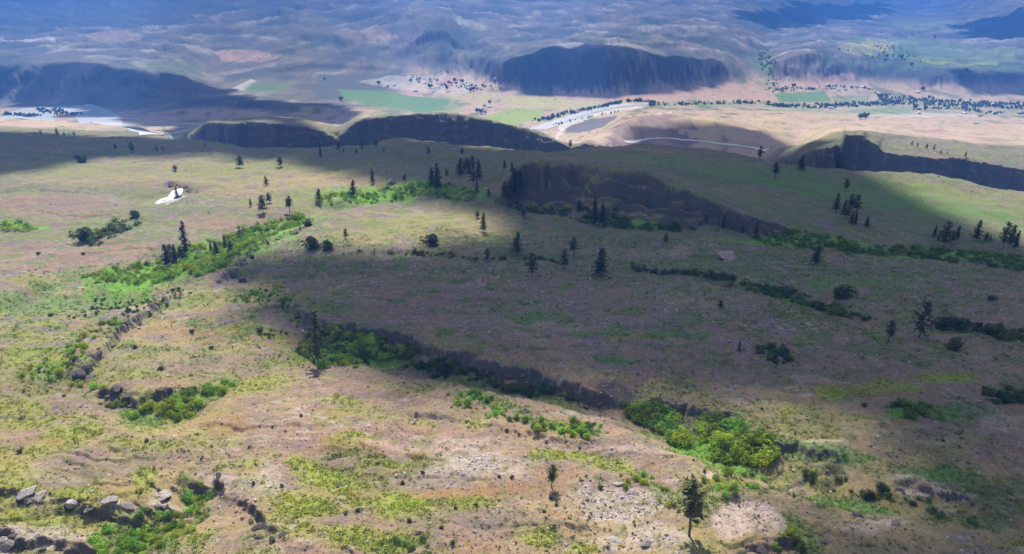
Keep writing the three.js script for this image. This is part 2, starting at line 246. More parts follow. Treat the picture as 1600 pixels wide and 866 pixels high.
for (const [a, b, c, d, s = 1, t = 0] of [[570, 535, 90, 24, 1, 0.15], [700, 570, 130, 16, 0.9, 0.2], [860, 605, 90, 14, 0.9, 0.2], [1100, 680, 130, 26, 1, 0.4], [760, 622, 70, 10, 0.9, 0.2], [870, 665, 80, 14, 1, 0.15], [260, 632, 80, 16, 1, -0.1], [330, 395, 110, 20, 1, -0.3], [230, 425, 90, 12, 1, -0.1], [430, 352, 60, 10, 1, -0.3], [560, 308, 80, 9, 1, -0.1], [680, 296, 90, 9, 1, 0.05], [950, 345, 90, 9, 1, 0.05], [880, 325, 90, 6, 0.8], [1300, 375, 150, 10, 1, 0.1], [1500, 398, 140, 9, 1, 0.1], [1240, 462, 130, 9, 1, 0.25], [1100, 428, 100, 4, 0.8, 0.1], [1550, 522, 70, 8, 0.9, 0.1], [30, 352, 50, 7, 1, 0.1], [150, 365, 80, 10, 0.7, -0.2], [100, 575, 90, 16, 0.6, -0.2], [120, 520, 60, 14, 0.6, -0.4], [230, 830, 90, 34, 0.9], [300, 770, 30, 45, 0.7, 0.4], [1250, 830, 40, 40, 0.8, 0.3], [1215, 550, 36, 12, 1], [1420, 642, 40, 10, 1], [1110, 790, 60, 30, 0.5], [1340, 780, 100, 14, 0.7, 0.2], [1500, 810, 80, 10, 0.6, 0.2], [620, 853, 70, 14, 0.6], [1030, 765, 40, 25, 0.6, 0.5], [400, 470, 60, 14, 0.5], [1570, 610, 60, 18, 0.7]]) patch('green', a, b, c, d, s, t);
// bare and stony ground
for (const [a, b, c, d, s = 1, t = 0] of [[740, 730, 110, 34, 0.75], [700, 700, 90, 18, 0.5], [960, 790, 90, 36, 0.9], [1000, 840, 90, 20, 0.7], [900, 640, 70, 8, 0.4], [1160, 810, 60, 34, 0.7], [1130, 735, 40, 12, 0.5], [50, 775, 40, 8, 0.7], [190, 790, 40, 10, 0.7], [350, 750, 40, 20, 0.6], [60, 835, 90, 16, 0.6], [840, 500, 100, 30, 0.28], [960, 500, 90, 20, 0.3], [420, 745, 30, 30, 0.5], [640, 335, 70, 9, 0.4], [90, 750, 50, 8, 0.4], [250, 775, 26, 14, 0.8], [1350, 815, 60, 16, 0.4], [1400, 800, 60, 10, 0.4], [1300, 697, 50, 8, 0.4], [1450, 755, 60, 10, 0.4], [150, 310, 60, 12, 0.25], [290, 455, 60, 8, 0.5], [220, 485, 50, 8, 0.4], [780, 605, 70, 6, 0.4], [1560, 660, 40, 12, 0.4], [1140, 405, 20, 4, 0.4], [570, 335, 50, 7, 0.4]]) patch('pale', a, b, c, d, s, t);
for (const [a, b, c, d, s = 1, t = 0] of [[700, 755, 110, 20, 0.8], [640, 640, 90, 18, 0.5], [1000, 700, 110, 22, 0.9, 0.1], [300, 560, 130, 40, 0.5], [130, 390, 140, 24, 0.6], [90, 320, 100, 22, 0.8], [160, 720, 120, 26, 0.6], [900, 470, 300, 40, 0.6], [1200, 560, 200, 40, 0.6], [1450, 590, 150, 24, 0.6], [740, 820, 130, 30, 0.6], [560, 580, 120, 12, 0.5], [620, 480, 130, 24, 0.6], [1400, 700, 140, 20, 0.5], [60, 395, 120, 26, 0.5], [1180, 780, 50, 40, 0.5]]) patch('mauve', a, b, c, d, s, t);
for (const [a, b, c, d, s = 1, t = 0] of [[280, 500, 60, 16, 0.5], [340, 530, 120, 20, 0.4], [700, 770, 90, 9, 0.7], [810, 760, 90, 16, 0.6], [860, 740, 60, 16, 0.5], [620, 700, 120, 14, 0.5], [1400, 610, 80, 12, 0.5], [340, 660, 80, 16, 0.5], [60, 690, 60, 10, 0.5]]) patch('rust', a, b, c, d, s, t);
for (const [a, b, c, d, s = 1, t = 0] of [[640, 355, 150, 26, 0.9], [760, 360, 100, 18, 0.9], [420, 270, 260, 24, 0.8], [180, 268, 200, 18, 0.7], [530, 280, 120, 14, 0.8], [60, 445, 90, 12, 0.6], [1480, 300, 110, 12, 0.7, 0.2], [450, 290, 120, 14, 0.6], [240, 520, 100, 40, 0.5]]) patch('straw', a, b, c, d, s, t);
patch('crust', 264, 312, 26, 3, 0.85, -0.2);  patch('lime', 240, 318, 26, 6, 0.8); patch('olive', 225, 300, 60, 10, 0.7);
patch('pink', 120, 392, 170, 24, 0.95); patch('pink', 90, 322, 130, 22, 0.9); patch('mauve', 130, 318, 80, 12, 0.8); patch('pink', 330, 345, 90, 12, 0.7); patch('pink', 560, 332, 80, 10, 0.7); patch('mauve', 600, 560, 90, 12, 0.7); patch('sage', 1100, 420, 500, 26, 0.5); patch('sage', 1350, 300, 300, 34, 0.6, 0.1); patch('sage', 700, 250, 300, 16, 0.5); patch('olive', 1420, 790, 200, 50, 0.5); patch('sage', 560, 420, 160, 16, 0.5);
for (const [a, b, c, d, s = 1, t = 0] of [[100, 465, 150, 16, 0.95], [220, 452, 90, 8, 0.9], [60, 500, 80, 10, 0.7], [640, 350, 130, 18, 0.6], [560, 262, 160, 12, 0.7], [420, 255, 120, 12, 0.6], [120, 265, 140, 12, 0.7], [330, 270, 110, 14, 0.6], [500, 300, 90, 10, 0.7], [1480, 305, 160, 16, 0.8, 0.15], [60, 435, 100, 8, 0.8], [40, 370, 60, 8, 0.5], [170, 355, 80, 14, 0.6, -0.2]]) patch('grass', a, b, c, d, s, t);
for (const [a, b, c, d, s = 1, t = 0] of [[340, 390, 150, 28, 1, -0.28], [230, 425, 120, 16, 1, -0.1], [440, 350, 80, 12, 1, -0.3], [580, 304, 100, 12, 1, -0.12], [690, 297, 90, 13, 1, 0.05], [970, 346, 110, 9, 1, 0.05], [1260, 378, 150, 10, 1, 0.1], [1480, 400, 150, 9, 1, 0.08], [1240, 462, 120, 9, 0.8, 0.25], [30, 352, 45, 5, 1, 0.1], [250, 632, 60, 10, 0.6], [320, 612, 50, 8, 0.8, -0.2]]) patch('vivid', a, b, c, d, s, t);
for (const [a, b, c, d, s = 1, t = 0] of [[185, 612, 34, 16, 0.8], [126, 580, 26, 10, 0.9], [118, 560, 16, 8, 0.9], [368, 436, 32, 12, 0.9], [220, 625, 30, 10, 0.6], [400, 830, 40, 14, 0.6], [1280, 706, 60, 8, 0.5, 0.15], [960, 606, 50, 10, 0.7, 0.1], [1060, 632, 70, 6, 0.7, 0.1], [440, 484, 40, 8, 0.5], [285, 294, 40, 5, 0.6], [360, 770, 30, 14, 0.4], [740, 818, 80, 5, 0.4]]) patch('rock', a, b, c, d, s, t);
for (const [a, b, c, d, s = 1, t = 0] of [[1165, 815, 62, 36, 0.9], [1140, 735, 40, 10, 0.6], [1020, 700, 100, 8, 0.4], [640, 700, 90, 8, 0.4], [1370, 820, 60, 10, 0.5], [1420, 745, 50, 6, 0.6, 0.2], [1460, 690, 40, 6, 0.4]]) patch('bank', a, b, c, d, s, t);
for (const [k, a, b, c, d, s = 1, t = 0] of [['turf', 90, 460, 170, 15, 0.65], ['turf', 210, 452, 80, 8, 0.65], ['vivid', 300, 402, 140, 20, 1, -0.22], ['vivid', 400, 368, 70, 12, 0.9, -0.3], ['vivid', 230, 428, 110, 9, 0.9, -0.1], ['vivid', 600, 303, 80, 9, 0.9, -0.12], ['vivid', 700, 298, 60, 10, 0.9, 0.05], ['vivid', 1250, 376, 120, 8, 0.9, 0.1], ['vivid', 1460, 398, 150, 7, 0.9, 0.08], ['vivid', 990, 346, 80, 7, 0.9, 0.05], ['vivid', 1230, 462, 110, 7, 0.8, 0.25], ['vivid', 30, 352, 45, 5, 0.9, 0.1], ['turf', 1150, 275, 110, 9, 0.9, 0.15], ['turf', 1330, 305, 130, 10, 0.8, 0.15], ['turf', 1480, 330, 120, 8, 0.7, 0.1], ['bank', 1136, 404, 16, 4, 0.6], ['turf', 1200, 275, 300, 18, 0.45, 0.1], ['turf', 1430, 318, 220, 24, 0.4, 0.15], ['vivid', 540, 545, 70, 20, 0.8], ['lime', 1480, 590, 60, 8, 0.9], ['lime', 1300, 612, 30, 10, 0.8], ['lime', 1390, 604, 60, 10, 0.7], ['vivid', 1420, 642, 40, 9, 0.8], ['vivid', 1100, 690, 110, 22, 0.7, 0.4], ['turf', 1290, 700, 90, 8, 0.7, 0.2], ['bank', 1450, 765, 60, 6, 0.7, 0.2], ['bank', 1290, 690, 40, 5, 0.6], ['bank', 1380, 812, 50, 8, 0.6], ['turf', 1330, 770, 130, 10, 0.8, 0.25], ['turf', 1480, 745, 90, 14, 0.8], ['turf', 1450, 640, 70, 12, 0.7], ['turf', 830, 495, 40, 8, 0.8], ['turf', 940, 522, 50, 7, 0.7], ['turf', 1060, 522, 60, 7, 0.7], ['turf', 960, 565, 40, 5, 0.8], ['turf', 1330, 440, 90, 8, 0.7], ['turf', 1120, 412, 70, 5, 0.7]]) patch(k, a, b, c, d, s, t, TURF);
// the valley
field('meadow', '528,140 600,142 640,150 706,155 690,172 650,175 590,166 540,156', 1);
field('lush', '758,181 800,170 852,172 842,186 812,193 770,191', 1);
field('hay', '790,150 850,152 960,160 900,171 800,169', 0.9);
field('dryPink', '775,140 850,151 960,152 1060,141 1200,124 1212,156 1010,157 900,158', 0.9);
field('meadow', '1212,146 1290,142 1300,159 1216,160', 1);
field('meadow', '1300,150 1360,148 1360,158 1304,160', 0.6);
field('plough', '880,205 902,188 965,180 962,186 918,206', 1);
field('sand', '600,118 720,108 740,118 735,150 620,140 560,128', 0.6, 1);
field('dryPink', '680,132 700,115 728,112 722,125 700,140', 1);
field('sand', '832,204 880,184 960,163 1020,160 1000,170 930,182 880,203', 0.9);
field('meadow', '252,197 312,197 312,216 262,216', 0.8);
field('meadow', '1320,58 1420,56 1600,80 1600,100 1440,98 1330,80', 0.7, 1);
field('lush', '1372,40 1440,26 1500,30 1490,48 1420,48', 0.6, 1);
field('meadow', '200,100 300,100 340,118 260,122', 0.4, 1);
field('dryPink', '330,80 400,78 440,86 420,97 350,96', 0.9, 1);
field('sand', '0,58 88,60 86,66 0,67', 0.8, 1);
field('dry', '130,52 200,46 226,58 190,66 140,62', 0.6, 1);
field('sand', '362,138 392,124 402,126 380,142', 0.8);
field('meadow', '378,135 400,126 460,132 440,145 390,146', 0.6);
field('hay', '1350,60 1400,66 1390,80 1350,76', 0.7, 1);
field('dryPink', '1270,120 1320,112 1340,120 1300,128 1270,130', 0.9, 1);
field('dry', '1300,165 1380,160 1500,168 1600,176 1600,182 1400,176', 0.7, 1);
field('meadow', '1330,172 1420,168 1430,178 1350,184', 0.5);
field('meadow', '660,160 700,150 720,158 700,176', 0.5);
field('dryPink', '520,50 600,45 625,62 560,66', 0.5, 1);
field('meadow', '1290,96 1420,100 1600,104 1600,112 1400,108 1290,104', 0.6, 1);
field('meadow', '1160,84 1200,80 1210,140 1190,140', 0.5, 1);
field('hay', '1310,70 1370,66 1400,80 1330,86', 0.6, 1);
field('lush', '1440,92 1560,96 1560,102 1440,98', 0.8);
field('meadow', '560,150 640,156 720,160 700,180 640,180 580,172', 0.5, 1);
field('hay', '690,146 760,142 790,150 770,164 710,160', 0.6, 1);
field('shaleAndShade', '962,188 1092,188 1078,224 948,224', 0.85, 1);  // mauve tone paints in the shade on the bench scarp
field('meadow', '990,160 1200,158 1206,168 1000,168', 0.5, 1);
field('meadow', '1200,158 1640,158 1640,182 1210,176', 0.45, 1);
field('sand', '1330,178 1480,176 1560,182 1400,184', 0.5, 1);
field('scrubAndShade', '-400,-30 300,-30 480,2 440,22 330,22 240,40 110,40 60,54 -400,54', 1, 1);  // dark fields from here on paint cloud shade onto the far hills
field('scrubAndShade', '655,66 668,40 700,26 730,40 742,62 790,76 770,92 720,82', 0.9, 1);
field('scrubAndShade', '500,24 560,12 600,18 580,34 520,36', 0.8, 1);
field('scrubAndShade', '1150,20 1260,4 1400,6 1340,24 1260,34 1180,34', 0.8, 1);
field('scrubAndShade', '1000,52 1060,46 1130,50 1135,66 1050,66', 0.8, 1);
field('scrubAndShade', '1470,40 1540,28 1620,20 1620,60 1540,60', 0.7, 1);
field('scrubAndShade', '1110,34 1200,28 1230,44 1180,54', 0.7, 1);

const mix = (o, k, t) => { o[0] += (k[0] - o[0]) * t; o[1] += (k[1] - o[1]) * t; o[2] += (k[2] - o[2]) * t; };
const col = [0, 0, 0];
function colour(x, y, z, steep) {
  const n = -z;
  col[0] = C.pink[0]; col[1] = C.pink[1]; col[2] = C.pink[2];
  const valley = step01(n, 1180, 1320);
  if (valley < 1) {
    mix(col, C.straw, 0.7 * step01(fbm(x / 55 + 4, z / 90, 5), -0.1, 0.35));
    mix(col, C.mauve, 0.7 * step01(fbm(x / 32 + 40, z / 40, 4), 0.02, 0.4));
    mix(col, C.olive, 0.75 * step01(fbm(x / 40 + 80, z / 60, 5), 0.02, 0.32));
    mix(col, C.sage, 0.78 * step01(n + 90 * fbm(x / 90, z / 60, 4), 270, 430) * (1 - 0.75 * step01(fbm(x / 70 + 15, z / 50, 4), 0.0, 0.3)));
    mix(col, C.lime, 0.7 * (1 - step01(n, 240, 420)) * step01(fbm(x / 30 + 11, z / 15, 5) - 0.0012 * x, 0.02, 0.42));
    mix(col, C.grass, 0.75 * step01(n, 330, 480) * step01(fbm(x / 60 + 19, z / 40, 5), -0.08, 0.3));
    mix(col, C.rust, 0.28 * (1 - step01(n, 240, 420)) * step01(fbm(x / 19 + 61, z / 8, 5), 0.1, 0.36));
    mix(col, C.mauve, 0.7 * step01(fbm(x / 12 + 21, z / 7, 5), 0.04, 0.32));
    mix(col, C.pale, 0.55 * step01(fbm(x / 7 + 77, z / 2.4, 4) + 0.5 * fbm(x / 40 + 3, z / 30, 2), 0.26, 0.5));
    mix(col, C.rock, 0.5 * step01(fbm(x / 6 + 177, z / 2.2, 4) + 0.5 * fbm(x / 30 + 63, z / 24, 2), 0.28, 0.5));
    const e1 = 0.8 * fbm(x / 9, z / 9, 5), e2 = 0.5 * noise(x / 2.2, z / 2.2);
    for (const q of PATCH) if (x > q.x0 && x < q.x1 && z > q.z0 && z < q.z1) {
      const u = q.i[0] * (x - q.x) + q.i[1] * (z - q.z), v = q.i[2] * (x - q.x) + q.i[3] * (z - q.z), r = Math.sqrt(u * u + v * v) + e1 + 0.4 * e2 * (q.kind === 'pale' ? 1.6 : 1);
      if (r < 1.15) mix(col, q.k, q.amount * (1 - step01(r, 0.45, 1.15)) * (0.86 + 0.5 * e2));
    }
    mix(col, C.green, 0.8 * step01(n, 190, 240) * (1 - step01(n, 440, 520)) * step01(fbm(x / 16 + 91, z / 11, 4), 0.06, 0.26));
    mix(col, C.shaleAndShade, 0.75 * step01(n, 190, 240) * step01(fbm(x / 18 + 191, z / 9, 4), 0.06, 0.3));
    mix(col, C.pale, 0.6 * step01(n, 210, 250) * (1 - step01(n, 380, 470)) * step01(noise(x / 2.4 + 31, z / 1.7) * 0.6 + 0.7 * fbm(x / 30 + 13, z / 20, 3), 0.34, 0.6));
    const fine = fbm(x / 3.1, z / 3.1, 3);
    mix(col, C.olive, 0.5 * step01(fine, 0.06, 0.34));
    mix(col, C.straw, 0.5 * step01(fbm(x / 4.3 + 33, z / 2.6, 4), 0.1, 0.36));
    mix(col, C.pale, 0.5 * step01(noise(x / 1.3 + 50, z / 1.3) * 0.6 + 0.5 * fbm(x / 24, z / 14, 3), 0.42, 0.7));
    mix(col, C.rock, 0.5 * step01(noise(x / 1.6 + 9, z / 1.6) * 0.6 + 0.4 * fbm(x / 18 + 7, z / 18, 3), 0.42, 0.66));
    for (const q of TURF) if (x > q.x0 && x < q.x1 && z > q.z0 && z < q.z1) {
      const u = q.i[0] * (x - q.x) + q.i[1] * (z - q.z), v = q.i[2] * (x - q.x) + q.i[3] * (z - q.z), r = Math.sqrt(u * u + v * v) + e1;
      if (r < 1.1) mix(col, q.k, q.amount * (1 - step01(r, 0.7, 1.1)) * (0.9 + 0.3 * fine));
    }
    mix(col, C.rock, 0.95 * step01(steep, 0.55, 1.0));
    if (steep > 0.7) { mix(col, C.mauve, 0.35 * step01(noise(y / 2.6 + 3 * fbm(x / 30, z / 30, 3), x / 60), 0, 0.5)); mix(col, C.rock, 0.7 * step01(fbm(x / 9, y / 6 + 40, 3), 0.0, 0.3)); mix(col, C.mauve, 0.5 * step01(fbm(x / 10 + 5, y / 7, 4), 0.16, 0.4)); mix(col, C.scrubAndShade, 0.7 * step01(fbm(x / 16 + 51, y / 5, 4), 0.04, 0.28)); }
  }
  if (valley > 0) {
    z += 3 * y;
    const c = [...C.dry], hills = Math.max(step01(y, 14, 50) * step01(n, 2300, 2900), 0.8 * step01(n - 0.5 * Math.max(0, x) + 60 * noise(x / 90, z / 90), 2480, 2650) * (1 - step01(x, -560, -380))), bench = step01(y, 40, 90) * (1 - step01(n, 1900, 2300));
    mix(c, C.dryPink, 0.7 * step01(fbm(x / 160, z / 260, 4), -0.1, 0.3));
    mix(c, C.hay, 0.4 * step01(fbm(x / 120 + 7, z / 200, 3), 0.05, 0.35));
    mix(c, C.sage, 0.75 * step01(fbm(x / 90 + 70, z / 200, 4), 0.0, 0.35) * (1 - 0.5 * bench));
    if (hills > 0) {
      mix(c, C.hill, 0.85 * hills);
      const g = hillRidge(x, -n);
      mix(c, C.scrubAndShade, 0.95 * hills * (1 - step01(g + 0.8 * fbm(x / 220 + 30, z / 420, 5), 0.16, 0.6) * (0.7 + 0.3 * step01(x, -400, 300))));
      mix(c, C.sand, hills * 0.42 * step01(g + 0.9 * fbm(x / 190 + 3, z / 260 + 9, 5), 0.62, 1.05));
      mix(c, C.sage, hills * 0.5 * step01(fbm(x / 50, z / 150 + 3, 4), 0.05, 0.3));
    }
    const wob = 12 * noise(x / 60, z / 60);
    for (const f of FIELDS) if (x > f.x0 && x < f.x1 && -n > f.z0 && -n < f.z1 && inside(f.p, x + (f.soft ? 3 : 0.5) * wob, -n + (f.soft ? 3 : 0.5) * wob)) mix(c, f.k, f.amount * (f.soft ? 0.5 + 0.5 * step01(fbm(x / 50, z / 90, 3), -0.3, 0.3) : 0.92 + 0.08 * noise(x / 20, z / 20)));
    mix(c, C.scrubAndShade, 0.5 * step01(noise(x / 14, z / 22) + 0.5 * fbm(x / 120, z / 120, 3), 0.35, 0.7));
    mix(c, C.rock, 0.9 * step01(steep, 0.55, 1.0));
    if (steep > 0.6 && n < 1500) { mix(c, C.shaleAndShade, 0.6 * step01(noise(y / 7 + 2 * fbm(x / 80, z / 80, 3), x / 200), 0, 0.5)); mix(c, C.dryPink, 0.3 * step01(fbm(x / 20 + 5, y / 16, 4), 0.1, 0.4)); }
    mix(col, c, valley);
  }
  return col;
}

// ------------------------------------------------------------------ the ground, one sheet
function grain(size, seed, fn) {
  const r = rng(seed), d = new Uint8Array(size * size * 4);
  for (let j = 0; j < size; j++) for (let i = 0; i < size; i++) { const v = clamp(fn(i / size, j / size, r), 0, 1) * 255; const k = (j * size + i) * 4; d[k] = d[k + 1] = d[k + 2] = v; d[k + 3] = 255; }
  const t = new THREE.DataTexture(d, size, size); t.wrapS = t.wrapT = THREE.RepeatWrapping; t.magFilter = THREE.LinearFilter; t.needsUpdate = true; return t;
}
const tiled = (u, v, f) => { const a = noise(u * f, v * f), b = noise((u - 1) * f + 0, v * f), c = noise(u * f, (v - 1) * f), d = noise((u - 1) * f, (v - 1) * f), s = step01(u, 0.8, 1), t = step01(v, 0.8, 1); return lerp(lerp(a, b, s), lerp(c, d, s), t); };
const turf = grain(1024, 3, (u, v, r) => 0.8 + 0.16 * tiled(u, v, 24) + 0.2 * tiled(u, v, 61) + 0.2 * tiled(u, v, 140) + 0.1 * (r() - 0.5));
turf.colorSpace = THREE.NoColorSpace;
const soil = new THREE.MeshStandardMaterial({ vertexColors: true, roughness: 0.97, map: turf, bumpMap: turf, bumpScale: 0.35 });
{
  const angles = [], dist = [];
  for (let a = -180; a < -48; a += 4) angles.push(a);
  const COLS = 1060; for (let i = 0; i <= COLS; i++) angles.push(-48 + 96 * i / COLS);
  for (let a = 52; a <= 180.1; a += 4) angles.push(a);
  for (let d = 6; d < 16000;) { dist.push(d); d *= d < 70 ? 1.06 : d < 110 ? 1.007 : d < 240 ? 1.0038 : d < 520 ? 1.0042 : d < 1350 ? 1.0048 : d < 4000 ? 1.0062 : 1.011; }
  const nc = angles.length, nr = dist.length + 120, pos = new Float32Array(nc * nr * 3), rgb = new Float32Array(nc * nr * 3), uv = new Float32Array(nc * nr * 2), idx = new Uint32Array((nc - 1) * (nr - 1) * 6);
  const raw = angles.map((a) => {                                     // more rows where the ground is steep
    const sx = Math.sin(rad(a)), cz = -Math.cos(rad(a));
    const sum = [0], p = profile(clamp(sx / Math.max(-cz, 0.05), -1.8, 1.8));
    const c0 = Math.max(-cz, 0.482); for (let j = 1, last = at(p, c0 * dist[0]); j < dist.length; j++) { const y = at(p, c0 * dist[j]), rise = Math.abs(y - last), run = dist[j] - dist[j - 1], n = c0 * dist[j]; sum.push(sum[j - 1] + 1 + step01(n, 300, 380) * (1 - step01(n, 1400, 1600)) * step01(rise / run, 0.25, 0.7) * Math.min(12, 480 * rise / dist[j])); last = y; }
    return sum;
  });
  const sums = angles.map((a, i) => { const out = new Float64Array(dist.length), w = 24; let k = 0; for (let c = Math.max(0, i - w); c <= Math.min(nc - 1, i + w); c++) { const f = w + 1 - Math.abs(c - i); k += f; for (let j = 0; j < dist.length; j++) out[j] += f * raw[c][j]; } return out.map((v) => v / k); });
  angles.forEach((a, i) => {
    const sx = Math.sin(rad(a)), cz = -Math.cos(rad(a));
    const sum = sums[i];
    for (let j = 0, q = 0; j < nr; j++) { const want = sum[dist.length - 1] * j / (nr - 1); while (q < dist.length - 2 && sum[q + 1] < want) q++; const dj = lerp(dist[q], dist[q + 1], clamp((want - sum[q]) / (sum[q + 1] - sum[q]), 0, 1)), x = sx * dj, z = cz * dj, k = i * nr + j; pos[3 * k] = x; pos[3 * k + 1] = height(x, z); pos[3 * k + 2] = z; uv[2 * k] = x / 23; uv[2 * k + 1] = z / 23; }
  });
  for (let i = 0; i < nc; i++) for (let j = 0; j < nr; j++) {
    const k = i * nr + j, a = 3 * (i * nr + Math.min(j + 1, nr - 1)), b = 3 * (i * nr + Math.max(j - 1, 0)), c = 3 * (Math.min(i + 1, nc - 1) * nr + j), d = 3 * (Math.max(i - 1, 0) * nr + j);
    const s1 = (pos[a + 1] - pos[b + 1]) / Math.max(0.05, Math.hypot(pos[a] - pos[b], pos[a + 2] - pos[b + 2])), s2 = 0;
    const q = colour(pos[3 * k], pos[3 * k + 1], pos[3 * k + 2], Math.hypot(s1, s2));
    rgb[3 * k] = q[0] * 1.25; rgb[3 * k + 1] = q[1] * 1.25; rgb[3 * k + 2] = q[2] * 1.25;
  }
  let o = 0;
  for (let i = 0; i < nc - 1; i++) for (let j = 0; j < nr - 1; j++) { const k = i * nr + j; idx[o++] = k; idx[o++] = k + 1; idx[o++] = k + nr; idx[o++] = k + 1; idx[o++] = k + nr + 1; idx[o++] = k + nr; }
  const g = new THREE.BufferGeometry();
  g.setAttribute('position', new THREE.BufferAttribute(pos, 3)); g.setAttribute('color', new THREE.BufferAttribute(rgb, 3)); g.setAttribute('uv', new THREE.BufferAttribute(uv, 2)); g.setIndex(new THREE.BufferAttribute(idx, 1));
  g.computeVertexNormals();
  const m = new THREE.Mesh(g, soil); m.name = 'terrain'; m.userData = { kind: 'structure', label: 'dry rangeland plateau with basalt steps, river valley and blue hills behind it' };
  m.castShadow = m.receiveShadow = true;
  scene.add(m);
  console.log('terrain', nc, nr, idx.length / 3);
}

// ------------------------------------------------------------------ clouds over the country, whose shadows lie on it
function cloud(label, text, high, spacing, ragged = 1) {
  const foot = trace(text), p = foot.map(([x, z]) => { const y = height(x, z), t = (high - y) / SUN.y; return [x + SUN.x * t, z + SUN.z * t]; });
  const xs = p.map((q) => q[0]), zs = p.map((q) => q[1]), m = spacing * 3, x0 = Math.min(...xs) - m, x1 = Math.max(...xs) + m, z0 = Math.min(...zs) - m, z1 = Math.max(...zs) + m;
  const nx = Math.ceil((x1 - x0) / spacing) + 1, nz = Math.ceil((z1 - z0) / spacing) + 1, edge = new Float32Array(nx * nz), pos = [], idx = [];
  const ring = { p: [...p, p[0]], s: new Array(p.length + 1).fill(0) };
  for (let i = 0; i < nx; i++) for (let j = 0; j < nz; j++) {
    const x = x0 + i * spacing, z = z0 + j * spacing, d = Math.abs(nearest(ring, x, z)[0]) * (inside(p, x, z) ? 1 : -1);
    edge[i * nz + j] = d + ragged * spacing * 1.3 * fbm(x / (spacing * 5), z / (spacing * 5), 4);
  }
  for (const part of [1, -1]) for (let i = 0; i < nx; i++) for (let j = 0; j < nz; j++) {
    const x = x0 + i * spacing, z = z0 + j * spacing, d = Math.max(0, edge[i * nz + j]), puff = 1 + 0.7 * fbm(x / 160, z / 160, 4);
    pos.push(x, high + (part > 0 ? 230 * (1 - Math.exp(-d / 150)) * puff : -45 * (1 - Math.exp(-d / 70)) * puff), z);
  }
  const on = (k) => edge[k] > 0, N = nx * nz;
  for (let i = 0; i < nx - 1; i++) for (let j = 0; j < nz - 1; j++) {
    const a = i * nz + j, b = a + 1, c = a + nz, d = c + 1;
    if (!on(a) && !on(b) && !on(c) && !on(d)) continue;
    idx.push(a, b, c, b, d, c, N + a, N + c, N + b, N + b, N + c, N + d);
  }
  const g = new THREE.BufferGeometry(); g.setAttribute('position', new THREE.Float32BufferAttribute(pos, 3)); g.setIndex(idx); g.computeVertexNormals();
  const o = new THREE.Mesh(g, vapour); o.name = numbered('cloud'); o.userData = { kind: 'structure', label }; o.castShadow = o.receiveShadow = true; scene.add(o);
}
const used = new Map();
function numbered(name) { const n = used.get(name) ?? 0; used.set(name, n + 1); return n ? name + '_' + String(n).padStart(3, '0') : name; }
const vapour = new THREE.MeshPhysicalMaterial({ color: new THREE.Color().setRGB(0.86, 0.87, 0.9), roughness: 1, specularIntensity: 0, transmission: 0.55, thickness: 0 });
cloud('broad white cloud above the plateau', '425,408 560,392 700,392 800,384 880,358 860,335 760,322 690,304 600,268 480,252 330,242 200,241 120,252 0,266 -250,276 -250,204 0,207 180,214 300,221 480,231 600,222 700,226 880,236 960,231 1000,205 1100,195 1200,205 1240,235 1290,262 1335,270 1395,300 1460,342 1540,374 1640,392 1900,400 2100,900 1340,960 1370,800 1390,740 1400,694 1320,640 1090,592 890,582 740,588 640,574 570,548 505,505 466,470 432,445', EYE + 1900, 34);
cloud('unseen cloud put in to shade the round hill', '792,98 830,88 900,82 1000,84 1080,98 1120,108 1060,137 960,146 860,146 810,132 792,112', EYE + 1700, 40, 3);  // out of view, placed to darken the near face of the hill
cloud('long white cloud above the left hills', '-300,96 0,102 100,103 200,110 300,128 400,152 470,160 560,172 600,182 540,190 420,186 330,190 250,200 180,186 120,166 0,162 -300,162', EYE + 1700, 46, 3);
cloud('white cloud above the far side valley', '1150,22 1250,8 1340,6 1400,8 1340,26 1260,38 1190,40', EYE + 1700, 80, 3);
cloud('white cloud above the far right ridge', '1490,40 1560,26 1700,20 1700,56 1560,62', EYE + 1700, 70, 3);
cloud('white cloud above the right-hand scarp', '1430,122 1500,116 1620,116 1800,120 1800,146 1600,146 1500,144 1440,132', EYE + 1700, 46, 3);

// ------------------------------------------------------------------ things
// how a thing is told from its like: its place in a small row, or the landmark it stands by
const NTH = 'first second third fourth fifth sixth seventh eighth ninth tenth'.split(' ');
const nth = (list, i) => { const order = list.map((q, k) => k).sort((a, b) => list[a][0] - list[b][0]); return NTH[order.indexOf(i)] ; };
const taken = new Set();
function beside(what, px, py, marks) {
  const near = marks.map(([x, y, name]) => [Math.hypot(px - x, 2.2 * (py - y)), px - x, py - y, name]).sort((a, b) => a[0] - b[0]);
  for (const word of ['', 'farther ', 'far ']) for (const [, dx, dy, name] of near.slice(0, 3)) {
    const side = Math.abs(dx) > 2.2 * Math.abs(dy) ? (dx < 0 ? 'left of ' : 'right of ') : dy < 0 ? 'behind ' : 'in front of ', label = what + ' ' + word + side + name;
    if (!taken.has(label)) { taken.add(label); return label; }
  }
  return what + ' near ' + near[0][3];
}
const NEARBY = [[1077, 810, 'the tall foreground pine'], [862, 755, 'the small sparse pine'], [256, 780, 'the lone white outcrop'], [405, 830, 'the black angular outcrop'], [260, 636, 'the curved thicket'], [498, 550, 'the tall ragged pine'], [262, 311, 'the white pond'], [1100, 690, 'the bright sunlit thicket'], [1339, 806, 'the black flat rock'], [640, 785, 'the largest yellow drift'], [480, 735, 'the upper yellow drift'], [300, 410, 'the long gully thicket'], [122, 587, 'the left ledge corner'], [835, 838, 'the bottom yellow drift'], [740, 730, 'the stony white ground'], [800, 650, 'the broken shrub line']];
